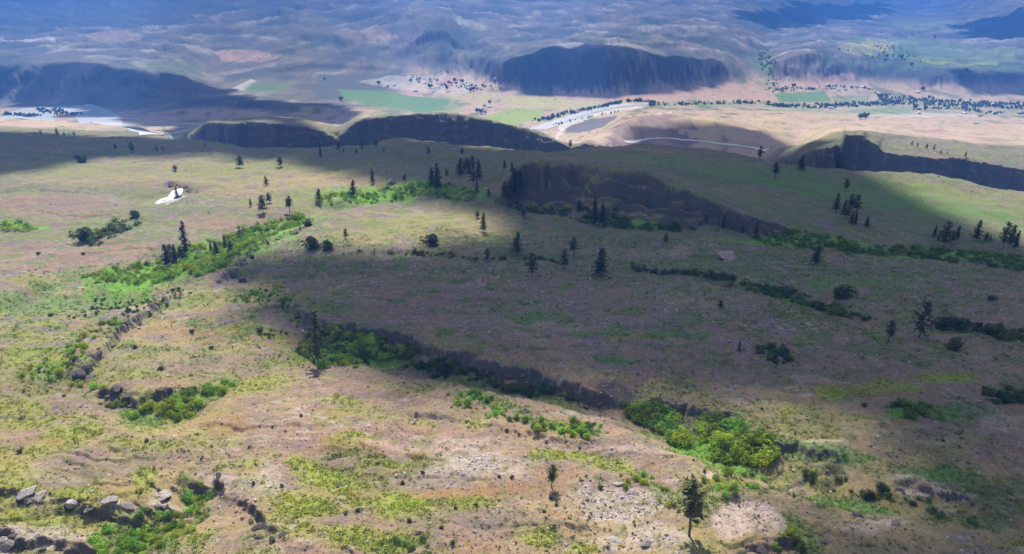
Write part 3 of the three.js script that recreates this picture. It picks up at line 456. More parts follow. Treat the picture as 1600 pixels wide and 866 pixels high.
const VALLEY = [[990, 158, 'the river bend trees'], [920, 195, 'the dark ploughed field'], [600, 155, 'the middle green field'], [950, 110, 'the round dark hill'], [1250, 150, 'the right green field'], [810, 182, 'the bright lime field'], [1330, 215, 'the butte cliff'], [690, 122, 'the middle farmsteads'], [1450, 160, 'the right-hand wood'], [1380, 84, 'the far right fields'], [1500, 174, 'the far right houses'], [760, 170, 'the riverside meadow']];
function tag(o, label, category, group, kind) {
  if (kind) o.userData.kind = kind; else o.userData.category = category;
  o.userData.label = label; if (group) o.userData.group = group;
  o.traverse((m) => { m.castShadow = m.receiveShadow = true; });
  return o;
}
const lin = (r, g, b) => new THREE.Color().setRGB(r, g, b);
const UP = new THREE.Vector3(0, 1, 0);
function soup(pos, nor, colr) {                                      // loose triangles
  const g = new THREE.BufferGeometry(); g.setAttribute('position', new THREE.Float32BufferAttribute(pos, 3));
  if (colr) g.setAttribute('color', new THREE.Float32BufferAttribute(colr, 3));
  if (nor) g.setAttribute('normal', new THREE.Float32BufferAttribute(nor, 3)); else g.computeVertexNormals();
  return g;
}
const M = {
  bark: new THREE.MeshStandardMaterial({ color: lin(0.11, 0.075, 0.055), roughness: 0.95 }),
  needles: new THREE.MeshPhysicalMaterial({ color: lin(0.1, 0.118, 0.055), roughness: 0.95, transmission: 0.32, thickness: 0, specularIntensity: 0.2, side: THREE.DoubleSide, vertexColors: true }),
  leaves: new THREE.MeshPhysicalMaterial({ color: lin(1, 1, 1), roughness: 0.95, transmission: 0.42, thickness: 0, specularIntensity: 0.25, side: THREE.DoubleSide }),
  grass: new THREE.MeshPhysicalMaterial({ color: lin(1, 1, 1), roughness: 0.95, transmission: 0.35, thickness: 0, specularIntensity: 0.2, side: THREE.DoubleSide }),
  stone: new THREE.MeshStandardMaterial({ color: lin(1, 1, 1), roughness: 0.95 }),
  water: new THREE.MeshStandardMaterial({ color: lin(0.4, 0.42, 0.42), roughness: 0.5, metalness: 0 }),
};
const rockGrain = grain(512, 11, (u, v, r) => 0.62 + 0.3 * tiled(u, v, 9) + 0.26 * tiled(u, v, 31) + 0.2 * tiled(u, v, 77) + 0.1 * (r() - 0.5));
const rockMaterial = (r, g, b) => new THREE.MeshStandardMaterial({ color: lin(r * 1.5, g * 1.5, b * 1.5), roughness: 0.96, map: rockGrain, bumpMap: rockGrain, bumpScale: 0.12 });
const ROCKS = { basalt: rockMaterial(0.1, 0.085, 0.08), brown: rockMaterial(0.17, 0.125, 0.11), pale: rockMaterial(0.42, 0.37, 0.34), grey: rockMaterial(0.26, 0.22, 0.2), pink: rockMaterial(0.4, 0.27, 0.24) };

// pines: a tapered trunk, and a crown of needle tufts at the ends of whorled branches
function pineShapes(seed, o) {                                       // one metre tall
  const r = rng(seed), pos = [], colr = [], bare = o.bare, lean = (r() - 0.5) * 0.05;
  const tuft = (x, y, z, s, shade) => {
    for (let k = 0; k < o.blades; k++) {
      const a = r() * 6.283, e = (r() - 0.35) * 1.7, w = s * (0.3 + 0.25 * r()), l = s * (0.7 + 0.6 * r());
      const dx = Math.cos(a) * Math.cos(e), dy = Math.sin(e), dz = Math.sin(a) * Math.cos(e), px = -Math.sin(a), pz = Math.cos(a), c = shade * (0.75 + 0.5 * r()), warm = 0.9 + 0.25 * r();
      pos.push(x - dx * l * 0.3 - px * w, y - dy * l * 0.3, z - dz * l * 0.3 - pz * w, x - dx * l * 0.3 + px * w, y - dy * l * 0.3 + w * (r() - 0.5), z - dz * l * 0.3 + pz * w, x + dx * l, y + dy * l, z + dz * l);
      for (let q = 0; q < 3; q++) colr.push(c * warm, c, c * 0.95);
    }
  };
  const limbs = [];
  for (let i = 0; i < o.limbs; i++) {
    const f = (i + r() * 0.8) / o.limbs, y = bare + (1 - bare) * f * 0.97, reach = o.wide * (o.shape(f) * (0.55 + 0.6 * r())), a = i * 2.4 + r(), up = (0.25 - 0.5 * (1 - f)) * reach;
    if (r() < o.gaps) continue;
    limbs.push([y, reach, a, up]);
    const steps = Math.max(1, Math.round(reach / o.size * 1.1));
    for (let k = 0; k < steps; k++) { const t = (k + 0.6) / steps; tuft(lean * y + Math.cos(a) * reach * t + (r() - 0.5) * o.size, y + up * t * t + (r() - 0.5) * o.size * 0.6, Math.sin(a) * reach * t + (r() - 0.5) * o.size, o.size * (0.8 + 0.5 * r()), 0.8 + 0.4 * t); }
  }
  tuft(lean, 0.975, 0, o.size * 0.9, 1.1); tuft(lean * 0.97, 0.94, 0, o.size, 1.1);
  const trunk = new THREE.CylinderGeometry(0.004, 0.02 * o.girth, 1, 7, 5, true); trunk.translate(0, 0.485, 0);
  const p = trunk.attributes.position; for (let i = 0; i < p.count; i++) p.setX(i, p.getX(i) + lean * p.getY(i));
  const wood = [trunk];
  for (const [y, reach, a, up] of limbs) if (reach > o.wide * 0.45) {
    const b = new THREE.CylinderGeometry(0.0015, 0.004, reach * 0.9, 4, 1, true); b.translate(0, reach * 0.45, 0);
    b.applyQuaternion(new THREE.Quaternion().setFromUnitVectors(UP, new THREE.Vector3(Math.cos(a) * reach, up, Math.sin(a) * reach).normalize())); b.translate(lean * y, y, 0); wood.push(b);
  }
  return { crown: soup(pos, null, colr), trunk: mergeGeometries(wood) };
}
const PINES = [
  pineShapes(1, { bare: 0.4, limbs: 70, wide: 0.2, size: 0.05, blades: 5, gaps: 0.2, girth: 0.8, shape: (f) => Math.pow(Math.sin(Math.PI * (0.12 + 0.86 * f)), 0.7) * (1.1 - 0.45 * f) }),
  pineShapes(2, { bare: 0.14, limbs: 80, wide: 0.2, size: 0.05, blades: 6, gaps: 0.06, girth: 0.7, shape: (f) => 1.05 * Math.pow(1 - f, 0.75) + 0.12 }),
  pineShapes(3, { bare: 0.22, limbs: 66, wide: 0.24, size: 0.06, blades: 6, gaps: 0.15, girth: 0.8, shape: (f) => Math.pow(Math.sin(Math.PI * (0.18 + 0.8 * f)), 0.6) }),
  pineShapes(4, { bare: 0.1, limbs: 90, wide: 0.15, size: 0.045, blades: 6, gaps: 0.1, girth: 0.7, shape: (f) => Math.pow(1 - f, 0.55) * 0.9 + 0.1 }),
  pineShapes(5, { bare: 0.2, limbs: 46, wide: 0.26, size: 0.06, blades: 6, gaps: 0.3, girth: 0.9, shape: (f) => 0.5 + 0.7 * Math.sin(3 * f + 0.4) * (1 - 0.6 * f) }),
];
const placedTrees = [];
const pr = rng(21);
function prototype(name, parts) { const o = new THREE.Group(); o.name = name; for (const [n, g, m] of parts) { const c = new THREE.Mesh(g, m); c.name = n; o.add(c); } return o; }
const olive = M.needles.clone(); olive.color.setRGB(0.15, 0.16, 0.065);
const pineKinds = PINES.map((s, i) => prototype('pine_tree', [['trunk', s.trunk, M.bark], ['crown', s.crown, i === 2 || i === 0 ? olive : M.needles]]));
function sizeOf(px, py, pixels) { const [x, z] = sight(px, py), y = height(x, z), depth = (EYE - y) * sinP + -z * cosP; return [x, y, z, pixels * depth / FOCAL / (cosP + 0.02)]; }
function pine(px, py, pixels, kind, width, label, group) {
  const [x, y, z, tall] = sizeOf(px, py, pixels), o = pineKinds[kind].clone();
  o.name = numbered('pine_tree'); o.position.set(x, y - 0.15, z); o.rotation.set((pr() - 0.5) * 0.1, pr() * 6.28, (pr() - 0.5) * 0.1); o.scale.set(tall * width * (1.15 + 0.4 * pr()), tall, tall * width * (1.15 + 0.4 * pr()));
  scene.add(tag(o, label, 'tree', group)); placedTrees.push([x, z]);
}
// standing alone
for (const [px, py, h, kind, w, label] of [
  [1077, 838, 103, 0, 1, 'tall open-crowned pine on a long bare trunk in the sunny stony foreground'],
  [862, 762, 44, 0, 0.9, 'small sparse pine with forked foot on pale stony ground in the foreground'],
  [498, 573, 90, 4, 0.62, 'tall dark ragged pine at the left end of the shady shrub ravine'],
  [1387, 537, 40, 0, 1, 'smaller dark pine left of the big pine on the shaded right slope'],
  [1437, 527, 58, 4, 0.95, 'big dark ragged pine beside round bushes on the shaded right slope'],
  [1126, 482, 14, 2, 1.2, 'small bushy pine alone on the shaded central flat'],
  [1155, 550, 20, 3, 0.8, 'slim small pine alone on the lower part of the shaded flat'],
  [938, 432, 45, 1, 1.05, 'dense cone-shaped pine, tallest of the five on the shaded central flat'],
  [896, 403, 32, 0, 1.1, 'round-crowned pine standing farthest back of the five on the central flat'],
  [882, 420, 31, 2, 0.9, 'short dark pine just in front of the round-crowned pine on the flat'],
  [831, 432, 38, 2, 0.8, 'narrow dark pine left of the two close pines on the central flat'],
  [807, 398, 36, 1, 1.05, 'pointed full pine, leftmost of the five on the shaded central flat'],
  [762, 405, 18, 2, 1, 'little dark pine on the shadow edge left of the pointed pine'],
  [755, 362, 30, 1, 0.8, 'lone slim pine on the sunlit yellow rise'],
  [746, 341, 12, 2, 1.2, 'dark bushy young pine just behind the slim pine on the sunlit rise'],
  [818, 341, 17, 2, 1, 'small pine on the sunlit rise below the dark middle cliff'],
  [1040, 381, 18, 2, 1, 'small round pine on the shaded flat below the cliff ravine'],
  [1274, 413, 30, 1, 1.1, 'dark pine in front of the long green ravine on the right'],
  [1187, 249, 20, 2, 0.8, 'slim pine on the plateau rim beside the pale river road'],
  [1211, 281, 27, 0, 1.1, 'round-crowned pine on the grassy slope behind the middle cliff'],
  [1252, 266, 22, 1, 1.2, 'pine at the left end of the dark right-hand cliff'],
  [1310, 262, 10, 2, 1.2, 'very small pine at the foot of the right-hand cliff'],
  [1322, 297, 18, 2, 1, 'small pine uppermost of the scattered pines on the right grassy slope'],
  [1354, 354, 16, 1, 1, 'small dark pine right of the grove on the grassy slope'],
  [891, 231, 11, 2, 1, 'tiny pine on the rim where the far cliff runs out'],
  [552, 306, 24, 1, 1.15, 'dark full pine above the green gully near the pale erratic boulder'],
  [582, 287, 24, 3, 0.9, 'slim pine left of the pale erratic boulder'],
  [632, 283, 11, 2, 1, 'small pine right of the pale erratic boulder'],
  [498, 313, 18, 1, 1.1, 'cone-shaped pine on the sunlit flat at the gully head'],
  [453, 333, 27, 0, 1.15, 'round-crowned pine beside the bright green gully'],
  [411, 333, 28, 2, 0.9, 'dark pine in the close trio left of the round-crowned pine'],
  [421, 317, 16, 2, 1, 'smaller pine in the close trio left of the round-crowned pine'],
  [416, 290, 15, 1, 1, 'small cone-shaped pine alone on the sunlit straw flat'],
  [375, 262, 19, 2, 1, 'short-trunked pine on the sunlit flat below the shadow band'],
  [438, 261, 18, 2, 1, 'broad pine on the sunlit flat left of the slim gully pines'],
  [274, 267, 9, 2, 1.4, 'tiny bushy pine on the sunlit flat above the pale pond'],
  [277, 309, 18, 3, 0.9, 'small slim pine at the right end of the pale pond'],
  [291, 397, 52, 3, 0.75, 'tall narrow dark pine in the bright green gully'],
  [540, 373, 16, 2, 0.8, 'small pine on the upper edge of the big cloud shadow'],
  [90, 212, 12, 1, 1, 'pointed pine on the sunlit bench above the pale river'],
  [207, 238, 15, 2, 1, 'dark pine in the shadow band at the upper left'],
  [501, 246, 24, 3, 0.6, 'slender pine standing across the shadow band below the mesa'],
  [670, 241, 11, 2, 1, 'small pine on the shaded hump under the mesa cliffs'],
  [698, 276, 11, 2, 1.1, 'small bushy pine between the two shaded groves'],
  [930, 352, 46, 3, 0.75, 'tall dark pine against the foot of the middle cliff'],
  [1180, 374, 30, 3, 0.8, 'dark tall pine in the shaded ravine right of the middle cliff'],
  [1475, 387, 42, 2, 0.7, 'broad tall pine, largest of the right-hand grove in the green ravine'],
  [1525, 376, 32, 1, 1, 'cone-shaped pine between the two right-hand groves'],
  [1567, 387, 40, 2, 0.7, 'tall dark pine near the right end of the green ravine'],
]) pine(px, py, h, kind, w, label);
// groups in which no tree can be told from the next
for (const [label, group, list] of [
  ['dark spindly pine in the clump on the right grassy slope', 'pines of the slope clump', '1307,331,28 1318,336,24 1328,329,26 1338,331,26 1330,351,20 1336,350,18 1322,340,18'],
  ['dark pine beside the largest ravine pine at the right', 'pines beside the largest ravine pine', '1460,371,18 1495,374,22 1487,380,20 1466,380,20'],
  ['dark pine at the far right end of the green ravine', 'pines at the ravine end', '1578,383,32 1586,389,30 1540,377,14 1547,377,10'],
  ['dark pine in the shaded grove above the bright green meadow', 'pines of the meadow grove', '720,276,28 733,273,24 728,268,20 740,291,38 748,282,32 745,301,18 722,241,10 738,262,18'],
  ['dark pine of the pair left of the green meadow', 'pair at the meadow edge', '676,291,28 684,294,38'],
  ['dark pine in the trees left of the middle cliff', 'pines left of the middle cliff', '789,263,13 800,270,16 796,314,34 763,309,14 805,302,38 812,296,30 788,306,22'],
  ['dark pine sunk in the shady ravine under the middle cliff', 'pines under the middle cliff', '941,346,28 1130,357,22 1160,364,14 1103,348,14 905,330,18'],
  ['dark pine rising out of the bright green gully shrubs', 'pines in the bright green gully', '262,417,36 275,412,32 284,406,22 268,408,26 340,401,24 352,386,20 361,397,20 375,369,16 392,322,12 330,392,16'],
  ['tiny dark pine on the shaded plateau rim under the mesa', 'pines on the rim under the mesa', '529,233,12 566,233,11 587,229,10 537,240,8 557,240,8 600,236,6'],
  ['tiny dark pine on the rim at the upper left', 'pines on the upper left rim', '245,236,9 255,236,8 180,233,8 64,210,7 100,212,6 108,212,5 116,212,6 290,214,6 300,216,7 320,230,7'],
  ['tiny pine on the pale flat above the right-hand cliff', 'pines above the right cliff', '1425,227,7 1433,230,8 1448,233,8 1459,236,10 1470,240,6 1480,241,5 1508,246,8'],
]) { const l = pairs(list); l.forEach(([a, b, h], i) => pine(a, b, h, [1, 3, 2, 4][i % 4], 0.8 + 0.4 * pr(), label.replace(/^(dark|tiny)/, nth(l, i) + ' from the left, $1'), group)); }

// shrubs: leaf cards spread through an uneven crown
function bushShape(seed, n, leaf, flat) {                            // about one metre across and high
  const r = rng(seed), pos = [], lobes = [];
  for (let i = 0; i < 6; i++) lobes.push([(r() - 0.5) * 0.6, 0.25 + r() * 0.5, (r() - 0.5) * 0.6, 0.22 + 0.16 * r()]);
  for (let i = 0; i < n; i++) {
    const l = lobes[i % 6], a = r() * 6.283, e = Math.asin(2 * r() - 1), q = l[3] * (0.7 + 0.35 * r());
    const x = l[0] + Math.cos(a) * Math.cos(e) * q, y = Math.max(0.02, (l[1] + Math.sin(e) * q) * flat), z = l[2] + Math.sin(a) * Math.cos(e) * q;
    const s = leaf * (0.6 + 0.8 * r()), t = new THREE.Vector3(r() - 0.5, r() - 0.5, r() - 0.5).normalize(), u = new THREE.Vector3(Math.cos(a) * Math.cos(e), Math.sin(e) + 0.4, Math.sin(a) * Math.cos(e)).cross(t).normalize(), v = u.clone().cross(t).normalize();
    const c = (p, w) => [x + u.x * p * s + t.x * w * s, y + u.y * p * s + t.y * w * s, z + u.z * p * s + t.z * w * s];
    const A = c(-1, 0), B = c(0, 0.55), D = c(1, 0), E = c(0, -0.55);
    pos.push(...A, ...B, ...D, ...A, ...D, ...E);
  }
  return soup(pos);
}
const bushes = [bushShape(3, 420, 0.07, 1), bushShape(4, 400, 0.068, 0.85), bushShape(5, 400, 0.072, 1.1)], farBush = bushShape(6, 110, 0.12, 1), sage = bushShape(8, 34, 0.2, 0.75);
const mat4 = new THREE.Matrix4(), quat = new THREE.Quaternion(), eul = new THREE.Euler(), v3 = new THREE.Vector3(), s3 = new THREE.Vector3(), tint = new THREE.Color();
function scatter(name, geometry, material, list, label) {             // [x, y, z, width, height, r, g, b]
  if (!list.length) return;
  const o = new THREE.InstancedMesh(geometry, material, list.length), r = rng(list.length + 5);
  list.forEach(([x, y, z, w, h, cr, cg, cb], i) => { o.setMatrixAt(i, mat4.compose(v3.set(x, y, z), quat.setFromEuler(eul.set((r() - 0.5) * 0.2, r() * 6.283, (r() - 0.5) * 0.2)), s3.set(w, h, w))); o.setColorAt(i, tint.setRGB(cr, cg, cb)); });
  o.name = numbered(name); scene.add(tag(o, label, null, null, 'stuff'));
}
function thicket(text, label, per, size, hue, seed) {
  const p = trace(text), r = rng(seed), xs = p.map((q) => q[0]), zs = p.map((q) => q[1]), x0 = Math.min(...xs), x1 = Math.max(...xs), z0 = Math.min(...zs), z1 = Math.max(...zs), list = [[], [], []];
  let area = 0; for (let i = 0, j = p.length - 1; i < p.length; j = i++) area += (p[j][0] * p[i][1] - p[i][0] * p[j][1]) / 2;
  const want = Math.min(4200, Math.abs(area) / per);
  for (let i = 0, n = 0; i < 400000 && n < want; i++) {
    const x = x0 + r() * (x1 - x0), z = z0 + r() * (z1 - z0);
    if (!inside(p, x + 2.5 * noise(x / 6, z / 6), z + 2.5 * noise(x / 6 + 9, z / 6)) || noise(x / 9, z / 9) < -0.35 + (r() - 0.5) * 0.3) continue;
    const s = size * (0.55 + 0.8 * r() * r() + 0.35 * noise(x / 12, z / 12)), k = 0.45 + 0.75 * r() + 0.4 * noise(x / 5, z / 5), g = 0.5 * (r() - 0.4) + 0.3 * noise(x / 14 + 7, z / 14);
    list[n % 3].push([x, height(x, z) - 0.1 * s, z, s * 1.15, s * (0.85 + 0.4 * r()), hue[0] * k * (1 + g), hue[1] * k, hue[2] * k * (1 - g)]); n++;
  }
  const all = list[0].concat(list[1], list[2]);
  scatter('shrub_thicket', -z0 > 330 ? farBush : bushes[seed % 3], M.leaves, all, label);
}
const VIVID = [0.28, 0.44, 0.045], DEEP = [0.105, 0.17, 0.035], PALE = [0.17, 0.28, 0.05];  // VIVID is brightened for sunlit shrubs; DEEP, for dark bushes, darkened for shade
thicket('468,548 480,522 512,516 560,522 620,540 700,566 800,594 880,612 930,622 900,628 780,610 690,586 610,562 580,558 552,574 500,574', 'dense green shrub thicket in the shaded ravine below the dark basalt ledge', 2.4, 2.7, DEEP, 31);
thicket('470,548 482,522 512,516 560,524 610,542 640,556 610,566 575,560 552,576 500,576', 'bright green bushes crowding the left end of the shaded ravine', 2.4, 3, VIVID, 58);  // brighter hue paints in the sun reaching this end of the ravine
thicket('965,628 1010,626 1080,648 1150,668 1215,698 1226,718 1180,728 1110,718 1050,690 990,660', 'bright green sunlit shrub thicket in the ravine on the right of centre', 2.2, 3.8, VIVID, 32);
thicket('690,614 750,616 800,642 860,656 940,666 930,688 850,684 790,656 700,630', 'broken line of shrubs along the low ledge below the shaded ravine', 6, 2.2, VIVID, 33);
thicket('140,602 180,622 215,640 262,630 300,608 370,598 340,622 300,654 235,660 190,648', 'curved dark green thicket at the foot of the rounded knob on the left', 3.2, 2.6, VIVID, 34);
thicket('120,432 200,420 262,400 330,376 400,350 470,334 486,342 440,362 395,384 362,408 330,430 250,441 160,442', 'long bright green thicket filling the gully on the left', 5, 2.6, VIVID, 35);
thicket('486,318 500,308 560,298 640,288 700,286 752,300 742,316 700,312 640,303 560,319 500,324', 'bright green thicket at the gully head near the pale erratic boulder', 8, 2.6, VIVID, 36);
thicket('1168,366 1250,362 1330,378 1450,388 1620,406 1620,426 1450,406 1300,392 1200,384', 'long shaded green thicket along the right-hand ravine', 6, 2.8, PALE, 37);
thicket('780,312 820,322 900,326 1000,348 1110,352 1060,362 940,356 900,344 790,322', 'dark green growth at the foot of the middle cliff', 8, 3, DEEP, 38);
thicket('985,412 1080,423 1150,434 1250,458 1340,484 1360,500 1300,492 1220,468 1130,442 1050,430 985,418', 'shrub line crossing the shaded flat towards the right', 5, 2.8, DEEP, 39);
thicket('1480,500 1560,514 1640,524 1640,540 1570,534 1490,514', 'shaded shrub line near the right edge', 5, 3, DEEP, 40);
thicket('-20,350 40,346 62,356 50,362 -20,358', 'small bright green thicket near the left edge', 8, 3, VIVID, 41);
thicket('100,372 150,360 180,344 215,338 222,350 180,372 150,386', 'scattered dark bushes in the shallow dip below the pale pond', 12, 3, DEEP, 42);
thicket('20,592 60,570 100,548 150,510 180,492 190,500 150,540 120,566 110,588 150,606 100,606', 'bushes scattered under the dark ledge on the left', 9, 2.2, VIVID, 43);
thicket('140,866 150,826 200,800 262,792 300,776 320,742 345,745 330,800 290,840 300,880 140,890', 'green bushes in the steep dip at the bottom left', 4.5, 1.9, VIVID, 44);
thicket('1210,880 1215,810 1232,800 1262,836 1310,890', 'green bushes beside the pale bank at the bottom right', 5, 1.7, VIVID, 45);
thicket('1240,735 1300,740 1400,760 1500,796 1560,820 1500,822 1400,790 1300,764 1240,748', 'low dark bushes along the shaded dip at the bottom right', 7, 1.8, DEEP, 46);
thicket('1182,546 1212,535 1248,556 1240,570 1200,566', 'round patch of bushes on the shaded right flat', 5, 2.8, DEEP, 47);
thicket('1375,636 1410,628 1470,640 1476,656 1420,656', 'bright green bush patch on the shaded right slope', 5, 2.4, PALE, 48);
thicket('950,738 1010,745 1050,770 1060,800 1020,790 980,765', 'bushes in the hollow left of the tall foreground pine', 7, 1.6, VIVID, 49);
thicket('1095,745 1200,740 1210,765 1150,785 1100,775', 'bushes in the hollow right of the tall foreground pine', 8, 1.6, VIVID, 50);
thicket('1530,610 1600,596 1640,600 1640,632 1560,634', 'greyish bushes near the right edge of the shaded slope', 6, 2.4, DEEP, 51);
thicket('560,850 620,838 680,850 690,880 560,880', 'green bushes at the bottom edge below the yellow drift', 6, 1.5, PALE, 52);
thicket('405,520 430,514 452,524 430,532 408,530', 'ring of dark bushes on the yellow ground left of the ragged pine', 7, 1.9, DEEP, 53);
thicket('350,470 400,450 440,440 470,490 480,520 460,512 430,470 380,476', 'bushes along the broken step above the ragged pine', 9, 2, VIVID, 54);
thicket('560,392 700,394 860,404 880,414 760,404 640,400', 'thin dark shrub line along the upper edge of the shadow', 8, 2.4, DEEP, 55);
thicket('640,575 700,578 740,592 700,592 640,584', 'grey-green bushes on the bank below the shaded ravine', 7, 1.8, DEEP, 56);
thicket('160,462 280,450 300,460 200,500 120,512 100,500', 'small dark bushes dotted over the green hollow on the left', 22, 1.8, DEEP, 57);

// single shrubs
const shrubKind = prototype('shrub', [['leaves', bushShape(12, 420, 0.09, 0.95), new THREE.MeshPhysicalMaterial({ color: lin(0.085, 0.105, 0.045), roughness: 0.95, transmission: 0.3, thickness: 0, specularIntensity: 0.2, side: THREE.DoubleSide })], ['stem', (() => { const s = []; for (let i = 0; i < 5; i++) { const c = new THREE.CylinderGeometry(0.008, 0.02, 0.55, 5, 1, true); c.translate(0, 0.27, 0); c.rotateZ(0.6 * Math.sin(i * 2.1)); c.rotateY(i * 1.3); s.push(c); } return mergeGeometries(s); })(), M.bark]]);
function shrub(px, py, w, label, group, h = 0.8) {
  const [x, y, z, s] = sizeOf(px, py, w), o = shrubKind.clone(); o.name = numbered('shrub'); o.position.set(x, y - 0.05 * s, z); o.rotation.y = pr() * 6; o.scale.set(s, s * h, s);
  scene.add(tag(o, label, 'shrub', group));
}
for (const [px, py, w, label] of [[1468, 513, 28, 'large dark round bush right of the big ragged pine'], [1500, 516, 28, 'second large dark round bush, farther right of the big ragged pine'], [1318, 467, 30, 'dark wide bush above the end of the shaded shrub line'], [1494, 545, 24, 'dark bush on the green patch below the round bushes'], [1550, 470, 12, 'small bush alone high on the shaded right slope'],
  [252, 579, 10, 'tiny dark bush alone on the yellow knob'], [485, 388, 26, 'dark wide bush at the shadow edge on the left of the yellow rise'], [510, 390, 20, 'dark wide bush just right of the wider one at the shadow edge'], [483, 352, 14, 'round bush on the sunny bank beside the bright gully'], [127, 254, 18, 'dark low bush on the sunlit flat at the upper left'],
  [170, 365, 16, 'dark round bush by the dip below the pale pond'], [130, 375, 28, 'dark wide bush in the dip below the pale pond'], [210, 340, 16, 'dark bush nearest below the pale pond'], [672, 384, 26, 'low wide bush on the lower part of the sunlit rise'], [1130, 672, 22, 'dark bush standing at the lower edge of the sunlit thicket']]) shrub(px, py, w, label);
pairs('60,398 130,398 262,388 395,404 230,690 30,707 240,736 395,757 440,761 590,726 470,651 660,741 780,746 800,747 860,780 744,790 712,795 628,757 690,826 708,850 850,800 870,790 938,763 1100,738 1175,745 1270,750 1290,706 300,520 330,545 150,470 80,495 210,545 100,620 390,700 540,805 560,800 640,815 1240,777 1350,635 1190,640').forEach(([a, b]) => shrub(a, b, 5 + 4 * pr(), beside('small dark sagebrush clump', a, b, NEARBY), 'scattered sagebrush clumps'));

// rocks: chipped blocks
function rockShape(seed, chips, flat) {                              // about one metre
  const r = rng(seed), g = new THREE.IcosahedronGeometry(0.5, 4), p = g.attributes.position, planes = [], n = new THREE.Vector3();
  for (let i = 0; i < chips; i++) planes.push([new THREE.Vector3(r() - 0.5, (r() - 0.5) * 0.9, r() - 0.5).normalize(), 0.26 + 0.17 * r()]);
  for (let i = 0; i < p.count; i++) {
    n.fromBufferAttribute(p, i); const d = n.clone().normalize();
    for (const [q, w] of planes) { const k = n.dot(q); if (k > w) n.addScaledVector(q, w - k); }
    n.addScaledVector(d, 0.035 * noise(d.x * 4 + seed, d.y * 4 + d.z * 3) + 0.02 * noise(d.x * 11 + d.z * 7, d.y * 11 + seed));
    p.setXYZ(i, n.x, n.y * flat, n.z);
  }
  g.computeVertexNormals(); const uv = new Float32Array(p.count * 2); for (let i = 0; i < p.count; i++) { uv[2 * i] = p.getX(i) * 1.3 + p.getY(i); uv[2 * i + 1] = p.getZ(i) * 1.3 - p.getY(i) * 0.6; } g.setAttribute('uv', new THREE.BufferAttribute(uv, 2));
  return g;
}
const ROCK = [0, 1, 2, 3, 4, 5].map((i) => rockShape(40 + i, 12 + i, [0.75, 0.9, 0.6, 0.8, 1, 0.7][i]));
const rr = rng(77);
function rock(x, y, z, s, kind, stuff, label, category, group, name = 'boulder') {
  const o = new THREE.Mesh(ROCK[kind % 6], ROCKS[stuff]); o.name = numbered(name); o.position.set(x, y, z); o.rotation.set((rr() - 0.5) * 0.4, rr() * 6.28, (rr() - 0.5) * 0.4); o.scale.set(s[0], s[1], s[2]);
  scene.add(tag(o, label, category, group)); return o;
}
function rockAt(px, py, w, h, kind, stuff, label, group, name) { const [x, y, z, s] = sizeOf(px, py, w); rock(x, y + 0.12 * s * h / w, z, [s * 0.8, s * h / w * 0.75, s * 0.62], kind, stuff, label, 'rock', group, name); }
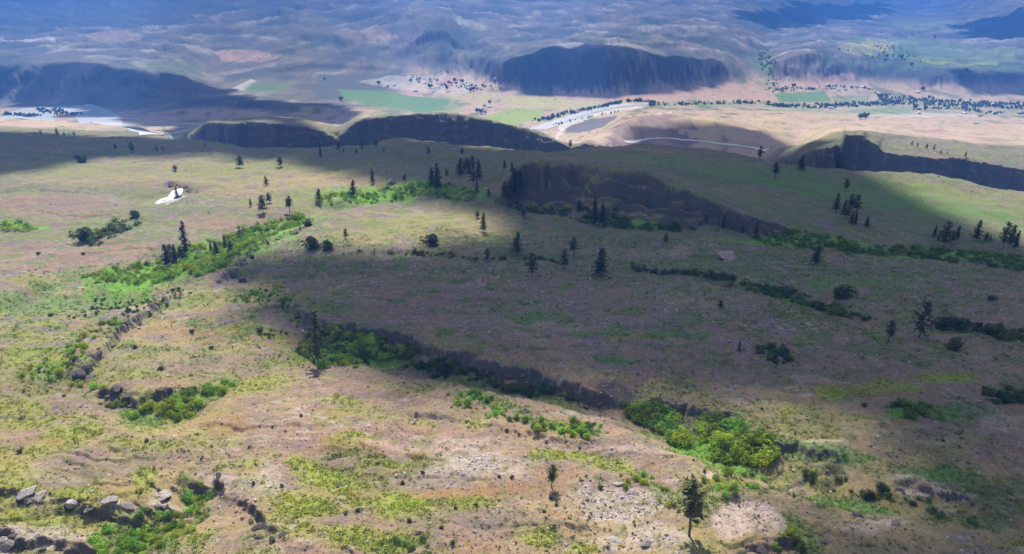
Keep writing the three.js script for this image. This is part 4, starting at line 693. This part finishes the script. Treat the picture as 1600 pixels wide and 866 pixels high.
for (const [px, py, w, h, k, m, label] of [
  [613, 288, 22, 20, 4, 'grey', 'huge pale rounded erratic boulder on the green gully grass'],
  [42, 772, 38, 20, 0, 'pale', 'pale outcrop at the left end of the sunlit ledge at the lower left'],
  [62, 778, 34, 18, 5, 'pale', 'brownish pale outcrop beside the leftmost one on the sunlit ledge'],
  [112, 788, 40, 18, 1, 'pale', 'long whitish outcrop in the middle of the sunlit ledge'],
  [140, 796, 26, 14, 2, 'grey', 'grey block at the lower end of the long whitish outcrop'],
  [172, 784, 34, 24, 0, 'pale', 'bright white outcrop right of the middle of the sunlit ledge'],
  [198, 792, 34, 14, 5, 'grey', 'flat grey outcrop right of the bright white one'],
  [256, 776, 44, 22, 3, 'pale', 'bright white outcrop standing alone over a dark hollow'],
  [258, 792, 20, 12, 1, 'pale', 'small white block under the lone bright white outcrop'],
  [341, 745, 16, 22, 1, 'pale', 'small pale rock at the top of the steep green dip'],
  [338, 758, 16, 12, 4, 'basalt', 'small black rock below the pale one at the green dip'],
  [405, 826, 34, 22, 0, 'basalt', 'black angular outcrop among bushes at the bottom left'],
  [425, 846, 18, 18, 1, 'basalt', 'smaller black block right below the black angular outcrop'],
  [8, 852, 50, 30, 3, 'grey', 'big grey outcrop in the bottom left corner'],
  [50, 842, 30, 16, 2, 'pale', 'pale rock on top of the mound in the bottom left corner'],
  [362, 430, 34, 20, 0, 'basalt', 'black basalt outcrop where the bright gully narrows'],
  [378, 440, 24, 18, 1, 'basalt', 'black basalt outcrop just below the one where the gully narrows'],
  [118, 562, 20, 12, 3, 'basalt', 'black rock at the upper part of the left ledge'],
  [122, 587, 34, 18, 4, 'basalt', 'black rock mass at the corner of the left ledge'],
  [182, 608, 26, 18, 0, 'brown', 'brown basalt mass above the curved thicket'],
  [200, 622, 30, 16, 1, 'basalt', 'dark rock tucked in above the curved thicket'],
  [290, 293, 24, 9, 2, 'basalt', 'dark rock rib above the pale pond'],
  [440, 480, 12, 10, 0, 'basalt', 'dark rock at the left tip of the long shaded ledge'],
  [1339, 806, 22, 12, 2, 'basalt', 'black flat rock in the shade at the bottom right'],
  [1134, 401, 44, 26, 0, 'pink', 'pinkish rock heap on the shaded flat'],
  [1142, 408, 18, 14, 1, 'pale', 'small white stone in front of the pinkish rock heap'],
  [1124, 406, 16, 10, 4, 'basalt', 'small dark rock left of the white stone on the shaded flat'],
  [80, 239, 9, 4, 2, 'pale', 'white rock in the shadow band at the upper left'],
  [1400, 818, 24, 10, 2, 'grey', 'grey flat rock in the shade near the bottom right'],
  [1190, 862, 40, 20, 3, 'basalt', 'dark undercut rock below the pale bank at the bottom'],
  [240, 684, 8, 6, 1, 'basalt', 'single black stone on the bare brown hump on the left'],
  [655, 834, 14, 12, 0, 'basalt', 'dark stone at the foot of the yellow drift near the bottom'],
  [640, 836, 12, 7, 1, 'pale', 'whitish stone next to the dark stone at the yellow drift'],
  [965, 757, 24, 10, 2, 'pale', 'pale slab on the stony rise left of the tall foreground pine'],
  [990, 772, 26, 8, 5, 'grey', 'grey slab below the pale slab on the stony rise'],
  [960, 846, 28, 14, 0, 'pale', 'whitish rock at the bottom edge left of the tall pine'],
  [1010, 850, 30, 14, 3, 'grey', 'greyish rock at the bottom edge beside the tall pine'],
  [885, 852, 14, 8, 1, 'pale', 'small pale rock between the two yellow drifts at the bottom'],
]) rockAt(px, py, w, h, k, m, label);
// blocks along the basalt steps
const STEPS = ['long shaded ledge above the ravine', 'short ledge above the sunlit thicket', 'broken step beside the bright gully', 'ledge round the left side of the knob', 'ledge above the curved thicket', 'sunlit ledge at the lower left', 'broken ledge beside the steep green dip', 'mound edge in the bottom left corner', 'undercut pale bank at the bottom', 'low step in the stony foreground', 'flat ledge right of the sunlit thicket', 'flat ledge on the shaded right slope', 'low step at the shadow edge', 'dark rib above the pond', null, 'low ledge with the broken shrub line'];
RUN.forEach((f, k) => {
  if (!STEPS[k]) return;
  const pale = [5, 8, 9].includes(k), n = clamp(Math.round(f.len / (k === 0 ? 4 : pale ? 2.4 : 4.5)), 4, k === 0 ? 70 : 26);
  for (let i = 0; i < n; i++) {
    const s = (i + 0.2 + 0.6 * rr()) / n * 0.86 + 0.07; let j = 0; while (j < f.s.length - 2 && f.s[j + 1] < s) j++;
    const t = (s - f.s[j]) / (f.s[j + 1] - f.s[j]), x = lerp(f.p[j][0], f.p[j + 1][0], t) + (rr() - 0.5) * 3, z = lerp(f.p[j][1], f.p[j + 1][1], t) + 0.6 + (rr() - 0.3) * 3, w = Math.min(f.h * (0.45 + 0.5 * rr()), 3.2) * (pale ? 0.34 : 0.8);
    rock(x, height(x, z), z, [w * (1.1 + 0.8 * rr()), w * (0.6 + 0.5 * rr()), w * (0.8 + 0.4 * rr())], i, pale ? ['pale', 'grey'][i % 2] : ['basalt', 'brown', 'basalt'][i % 3], (pale ? 'pale' : 'dark') + ' block of the ' + STEPS[k], 'rock', 'blocks of the ' + STEPS[k], 'rock_block');
  }
});

{ const l = pairs('835,328 870,333 890,334 925,341 960,348 985,349 1010,352 1045,354 1080,357 1120,360'); l.forEach(([a, b], i) => rockAt(a, b, 9 + 7 * rr(), 6 + 4 * rr(), i, ['basalt', 'brown'][i % 2], nth(l, i) + ' fallen block from the left under the middle cliff', 'fallen blocks under the middle cliff', 'fallen_block')); }

// ground cover: tufts, sage, loose stones
{
  const r = rng(5), bladeShape = (() => { const pos = []; const q = rng(9); for (let i = 0; i < 9; i++) { const a = q() * 6.283, l = 0.35 + 0.25 * q(), e = 0.5 + 0.8 * q(), w = 0.09, x = (q() - 0.5) * 0.5, z = (q() - 0.5) * 0.5; pos.push(x - w * Math.sin(a), 0, z + w * Math.cos(a), x + w * Math.sin(a), 0, z - w * Math.cos(a), x + Math.cos(a) * l * Math.cos(e), Math.sin(e) * l * 1.5, z + Math.sin(a) * l * Math.cos(e)); } return soup(pos); })();
  const tufts = [], sages = [], stones = [], pebble = new THREE.IcosahedronGeometry(0.5, 1);
  { const p = pebble.attributes.position, seen = new Map(); for (let i = 0; i < p.count; i++) { const k = [p.getX(i), p.getY(i), p.getZ(i)].map((v) => v.toFixed(3)).join(); if (!seen.has(k)) seen.set(k, 0.75 + 0.5 * r()); const s = seen.get(k); p.setXYZ(i, p.getX(i) * s, p.getY(i) * s * 0.7, p.getZ(i) * s); } pebble.computeVertexNormals(); }
  const spread = (count, d0, d1, power, fn) => { for (let i = 0; i < count; i++) { const a = rad(-46 + 92 * r()), d = d0 * Math.pow(d1 / d0, Math.pow(r(), power)), x = d * Math.sin(a), z = -d * Math.cos(a); fn(x, z, d); } };
  spread(150000, 96, 420, 1, (x, z, d) => {
    const c = colour(x, 0, z, 0), y = height(x, z), green = c[1] / c[0], k = 0.85 + 0.35 * r(), dense = step01(green, 0.8, 1.0);
    if (r() > 0.04 + 0.3 * dense) return;
    const s = (0.55 + 0.6 * r()) * (0.7 + 0.5 * dense) * (1 + d / 600);
    tufts.push([x, y, z, s * 1.1, s * 0.5, c[0] * k * 1.6, c[1] * k * 1.6, c[2] * k * 1.3]);
  });
  spread(15000, 100, 900, 0.9, (x, z, d) => {
    if (-z > 780 || fbm(x / 28, z / 34, 4) + (r() - 0.5) * 0.35 < 0.25) return;
    const s = 0.35 + 1.1 * r() * r() * r() + d / 1400, k = 0.5 + 0.9 * r();
    sages.push([x, height(x, z) - 0.05, z, s, s * 0.8, 0.12 * k, 0.125 * k, 0.075 * k]);
  });
  spread(320000, 98, 420, 1, (x, z, d) => {
    const c = colour(x, 0, z, 0), pale = step01(c[2] / c[0], 0.6, 0.84);
    if (r() > 0.03 + 0.9 * pale) return;
    const s = (0.18 + 0.75 * r() * r() * r()) * (1 + d / 500), dark = r() < 0.12 + 0.3 * (1 - pale), k = 0.7 + 0.5 * r();
    stones.push([x, height(x, z), z, s, s, ...(dark ? [0.12 * k, 0.1 * k, 0.095 * k]   : [0.4 * k, 0.34 * k, 0.31 * k])]);
  });
  const forbs = [];
  spread(90000, 98, 300, 1, (x, z, d) => {
    if (noise(x / 6, z / 6) + 0.5 * noise(x / 1.7, z / 1.7) < 0.2 - 0.25 * r()) return;
    const c = colour(x, 0, z, 0), green = step01(c[1] / c[0], 0.7, 1), k = 0.5 + 0.7 * r();
    if (r() > 0.1 + 0.5 * green) return;
    const s = 0.2 + 0.45 * r() * r();
    forbs.push([x, height(x, z) - 0.03, z, s * 1.3, s * 0.7, c[0] * 0.8 * k, c[1] * k, c[2] * 0.8 * k]);
  });
  scatter('low_plants', sage, M.leaves, forbs, 'low leafy plants and dead stalks among the bunchgrass');
  scatter('grass_tufts', bladeShape, M.grass, tufts, 'tufts of dry and yellow-green bunchgrass over the plateau');
  scatter('sagebrush', sage, M.leaves, sages, 'dark sagebrush dotted over the plateau');
  scatter('loose_stones', pebble, M.stone, stones, 'loose stones and pale rubble strewn over bare ground');
  console.log('tufts', tufts.length, 'sage', sages.length, 'stones', stones.length);
}

// water, roads and tracks draped over the ground
function strip(name, text, width, material, lift, label) {
  const p = trace(text), curve = new THREE.CatmullRomCurve3(p.map(([x, z]) => new THREE.Vector3(x, 0, z))), n = Math.ceil(curve.getLength() / 6), pos = [], idx = [];
  for (let i = 0; i <= n; i++) {
    const c = curve.getPointAt(i / n), t = curve.getTangentAt(i / n);
    for (let k = 0; k <= 4; k++) { const o = (k / 4 - 0.5) * (Array.isArray(width) ? lerp(width[0], width[1], i / n) : width), x = c.x - t.z * o, z = c.z + t.x * o; pos.push(x, height(x, z) + lift, z); }
  }
  for (let i = 0; i < n; i++) for (let k = 0; k < 4; k++) { const a = i * 5 + k; idx.push(a, a + 1, a + 5, a + 1, a + 6, a + 5); }
  const g = new THREE.BufferGeometry(); g.setAttribute('position', new THREE.Float32BufferAttribute(pos, 3)); g.setIndex(idx); g.computeVertexNormals();
  const o = new THREE.Mesh(g, material); o.name = numbered(name); scene.add(tag(o, label, null, null, 'structure')); return o;
}
function sheet(name, text, material, level, label) {
  const p = trace(text), g = new THREE.ShapeGeometry(new THREE.Shape(new THREE.SplineCurve([...p, p[0]].map(([x, z]) => new THREE.Vector2(x, -z))).getPoints(90)));
  g.rotateX(-Math.PI / 2); let y = -1e9; for (const [x, z] of p) y = Math.max(y, height(x, z)); g.translate(0, y + level, 0); 
  const o = new THREE.Mesh(g, material); o.name = numbered(name); scene.add(tag(o, label, null, null, 'structure'));
}
const gravel = new THREE.MeshStandardMaterial({ color: lin(0.72, 0.68, 0.62), roughness: 0.95 }), dirt = new THREE.MeshStandardMaterial({ color: lin(0.6, 0.42, 0.34), roughness: 0.95 }), crust = new THREE.MeshStandardMaterial({ color: lin(0.55, 0.56, 0.56), roughness: 0.4 });
strip('river', '30,186 60,172 90,169 125,171 150,182 185,194 215,201', [170, 90], M.water, 1.2, 'pale river bending below the dark left hills');
strip('river', '222,205 238,208 256,212', 60, M.water, 1.2, 'short pale reach of river left of the mesa');
strip('river', '838,203 872,191 905,180 940,171 985,165 1020,162', [60, 34], M.water, 1.2, 'pale river running up the middle of the valley');
strip('road', '975,221 1010,218 1060,218 1110,223 1160,229 1200,235', 8, gravel, 0.9, 'pale road curving behind the plateau rim');
strip('track', '905,214 930,203 955,193 980,184 1000,181', 8, dirt, 0.9, 'pinkish dirt track climbing beside the dark ploughed field');
strip('track', '925,214 950,203 972,193 985,187', 6, dirt, 0.9, 'second pinkish dirt track along the brow of the river bench');
strip('road', '1000,178 1100,170 1200,170 1300,170 1420,170 1520,176', 8, gravel, 0.9, 'pale valley road in front of the tree belt');
strip('road', '800,168 850,167 900,163 960,158', 6, gravel, 0.9, 'straight pale farm road between the yellow fields');
sheet('pond', '241,318 247,314 254,311 262,309 270,307 279,305 287,304 284,307 276,310 268,313 260,316 250,319', crust, 0.05, 'small white dried-up pond on the sunlit flat at the left');

// the valley: belts of trees, single trees, houses
const crownFar = bushShape(15, 60, 0.24, 1.1);
function belt(text, width, count, tall, hue, label, seed) {
  const p = trace(text), curve = new THREE.CatmullRomCurve3(p.map(([x, z]) => new THREE.Vector3(x, 0, z))), r = rng(seed), list = [];
  for (let i = 0; i < count * 2; i++) { const c = curve.getPointAt(r()), t = curve.getTangentAt(0.5), o = (r() - 0.5 + 0.3 * (r() - 0.5)) * width, x = c.x - t.z * o, z = c.z + t.x * o, s = tall * 0.54 * (0.45 + 0.9 * r()), k = 0.7 + 0.6 * r(); if (noise(x / 40, z / 40) < -0.25) continue; list.push([x, height(x, z) - 0.4, z, s * 0.85, s, hue[0] * k, hue[1] * k, hue[2] * k]); }
  scatter('riverside_trees', crownFar, M.leaves, list, label);
}
const DARK = [0.12, 0.19, 0.09];
belt('838,190 870,182 905,174 945,166 965,161', 36, 130, 13, DARK, 'belt of dark trees along the far bank of the middle river', 61);
belt('965,161 990,158 1015,160 1020,166', 40, 80, 15, DARK, 'clump of dark trees at the river bend', 62);
belt('870,196 900,188 930,182 980,172', 30, 26, 9, DARK, 'low trees on the gravel bars of the middle river', 63);
belt('1020,164 1100,162 1200,160', 60, 90, 12, DARK, 'broken belt of trees right of the river bend', 64);
belt('1205,166 1260,167 1330,164 1400,160', 90, 230, 13, DARK, 'dense dark tree belt below the green field on the right', 65);
belt('1370,150 1400,157 1440,160 1500,163 1560,165 1640,168', 170, 420, 13, DARK, 'wood of grey-green trees on the valley floor at the right', 66);
belt('1210,142 1260,140 1300,137 1360,140', 50, 60, 12, DARK, 'trees along the top of the green field on the right', 67);
belt('1440,172 1500,170 1560,178 1640,178', 60, 80, 12, DARK, 'trees among the houses at the far right', 68);
belt('70,170 95,178 120,180', 60, 60, 14, DARK, 'dark trees on the island in the left river', 69);
belt('0,178 30,181 55,183', 40, 60, 14, DARK, 'dark trees on the near bank of the left river', 70);
belt('640,122 690,128 730,135 760,138 790,130', 120, 70, 13, DARK, 'trees scattered among the farmsteads in the middle', 71);
belt('1190,80 1200,100 1205,125 1210,145', 60, 80, 14, DARK, 'tree line running up the side valley', 72);
belt('1330,80 1380,90 1410,95 1380,70', 160, 60, 13, DARK, 'scattered trees on the far green fields at the right', 73);
const farTree = prototype('valley_tree', [['crown', bushShape(18, 90, 0.2, 1.1), new THREE.MeshPhysicalMaterial({ color: lin(0.09, 0.13, 0.08), roughness: 0.95, transmission: 0.3, thickness: 0, specularIntensity: 0.2, side: THREE.DoubleSide })], ['trunk', (() => { const c = new THREE.CylinderGeometry(0.03, 0.05, 0.4, 6); c.translate(0, 0.18, 0); return c; })(), M.bark]]);
pairs('642,128 672,138 698,140 710,128 722,130 735,144 740,142 746,176 752,178 758,178 765,162 782,140 700,114 592,132 533,158 507,125 1424,103 1408,92 1386,90 1500,122 1430,171 1446,172 1452,154 1240,137 1296,138 1345,186 1352,186 1380,84 1460,60 1376,52 1510,112 1442,142').forEach(([a, b], i) => {
  const [x, z] = sight(a, b), o = farTree.clone(), s = 10 + 7 * pr(); o.name = numbered('valley_tree'); o.position.set(x, height(x, z), z); o.scale.set(s, s * 1.05, s); o.rotation.y = i; scene.add(tag(o, beside('single rounded tree', a, b, VALLEY), 'tree', 'single trees on the valley floor'));
});
function houseKind(wall, roof) {
  const body = new THREE.BoxGeometry(1, 0.34, 0.62); body.translate(0, 0.17, 0);
  const s = new THREE.Shape([new THREE.Vector2(-0.36, 0), new THREE.Vector2(0.36, 0), new THREE.Vector2(0, 0.2)]), top = new THREE.ExtrudeGeometry(s, { depth: 1.08, bevelEnabled: false }); top.translate(0, 0, -0.54); top.rotateY(Math.PI / 2); top.translate(0, 0.342, 0);
  return prototype('farm_house', [['wall', body, new THREE.MeshStandardMaterial({ color: lin(...wall), roughness: 0.9 })], ['roof', top, new THREE.MeshStandardMaterial({ color: lin(...roof), roughness: 0.6 })]]);
}
const HOUSES = [houseKind([0.75, 0.73, 0.7], [0.62, 0.62, 0.63]), houseKind([0.6, 0.52, 0.45], [0.7, 0.68, 0.66]), houseKind([0.7, 0.7, 0.7], [0.3, 0.25, 0.25])];
for (const [label, group, list] of [
  ['pale house of the farmsteads above the green valley field', 'houses of the middle farmsteads', '632,118 645,117 655,129 664,131 675,134 686,138 677,144 700,144 606,136 616,134 650,143 738,139 752,140 774,124 757,166 765,168 748,138 690,133'],
  ['pale house along the top of the green field on the right', 'houses above the right green field', '1206,129 1228,136 1252,139 1270,139 1302,139 1310,142 1322,141 1348,137'],
  ['pale house in front of the right-hand tree belt', 'houses below the right tree belt', '1280,169 1298,170 1384,158 1432,170 1436,178 1466,170 1507,178 1554,178 1552,164 1566,176 1594,178 1532,182 1526,194 1434,145 1550,150'],
]) pairs(list).forEach(([a, b], i) => {
  const [x, z] = sight(a, b), o = HOUSES[i % 3].clone(), s = 11 + 6 * pr(); o.name = numbered('farm_house'); o.position.set(x, height(x, z) - 0.6, z); o.scale.setScalar(s); o.rotation.y = pr() * 3; scene.add(tag(o, beside('pale ' + ['white-walled', 'tan-walled', 'dark-roofed'][i % 3] + ' house', a, b, VALLEY), 'house', group));
});
renderer.render(scene, camera);
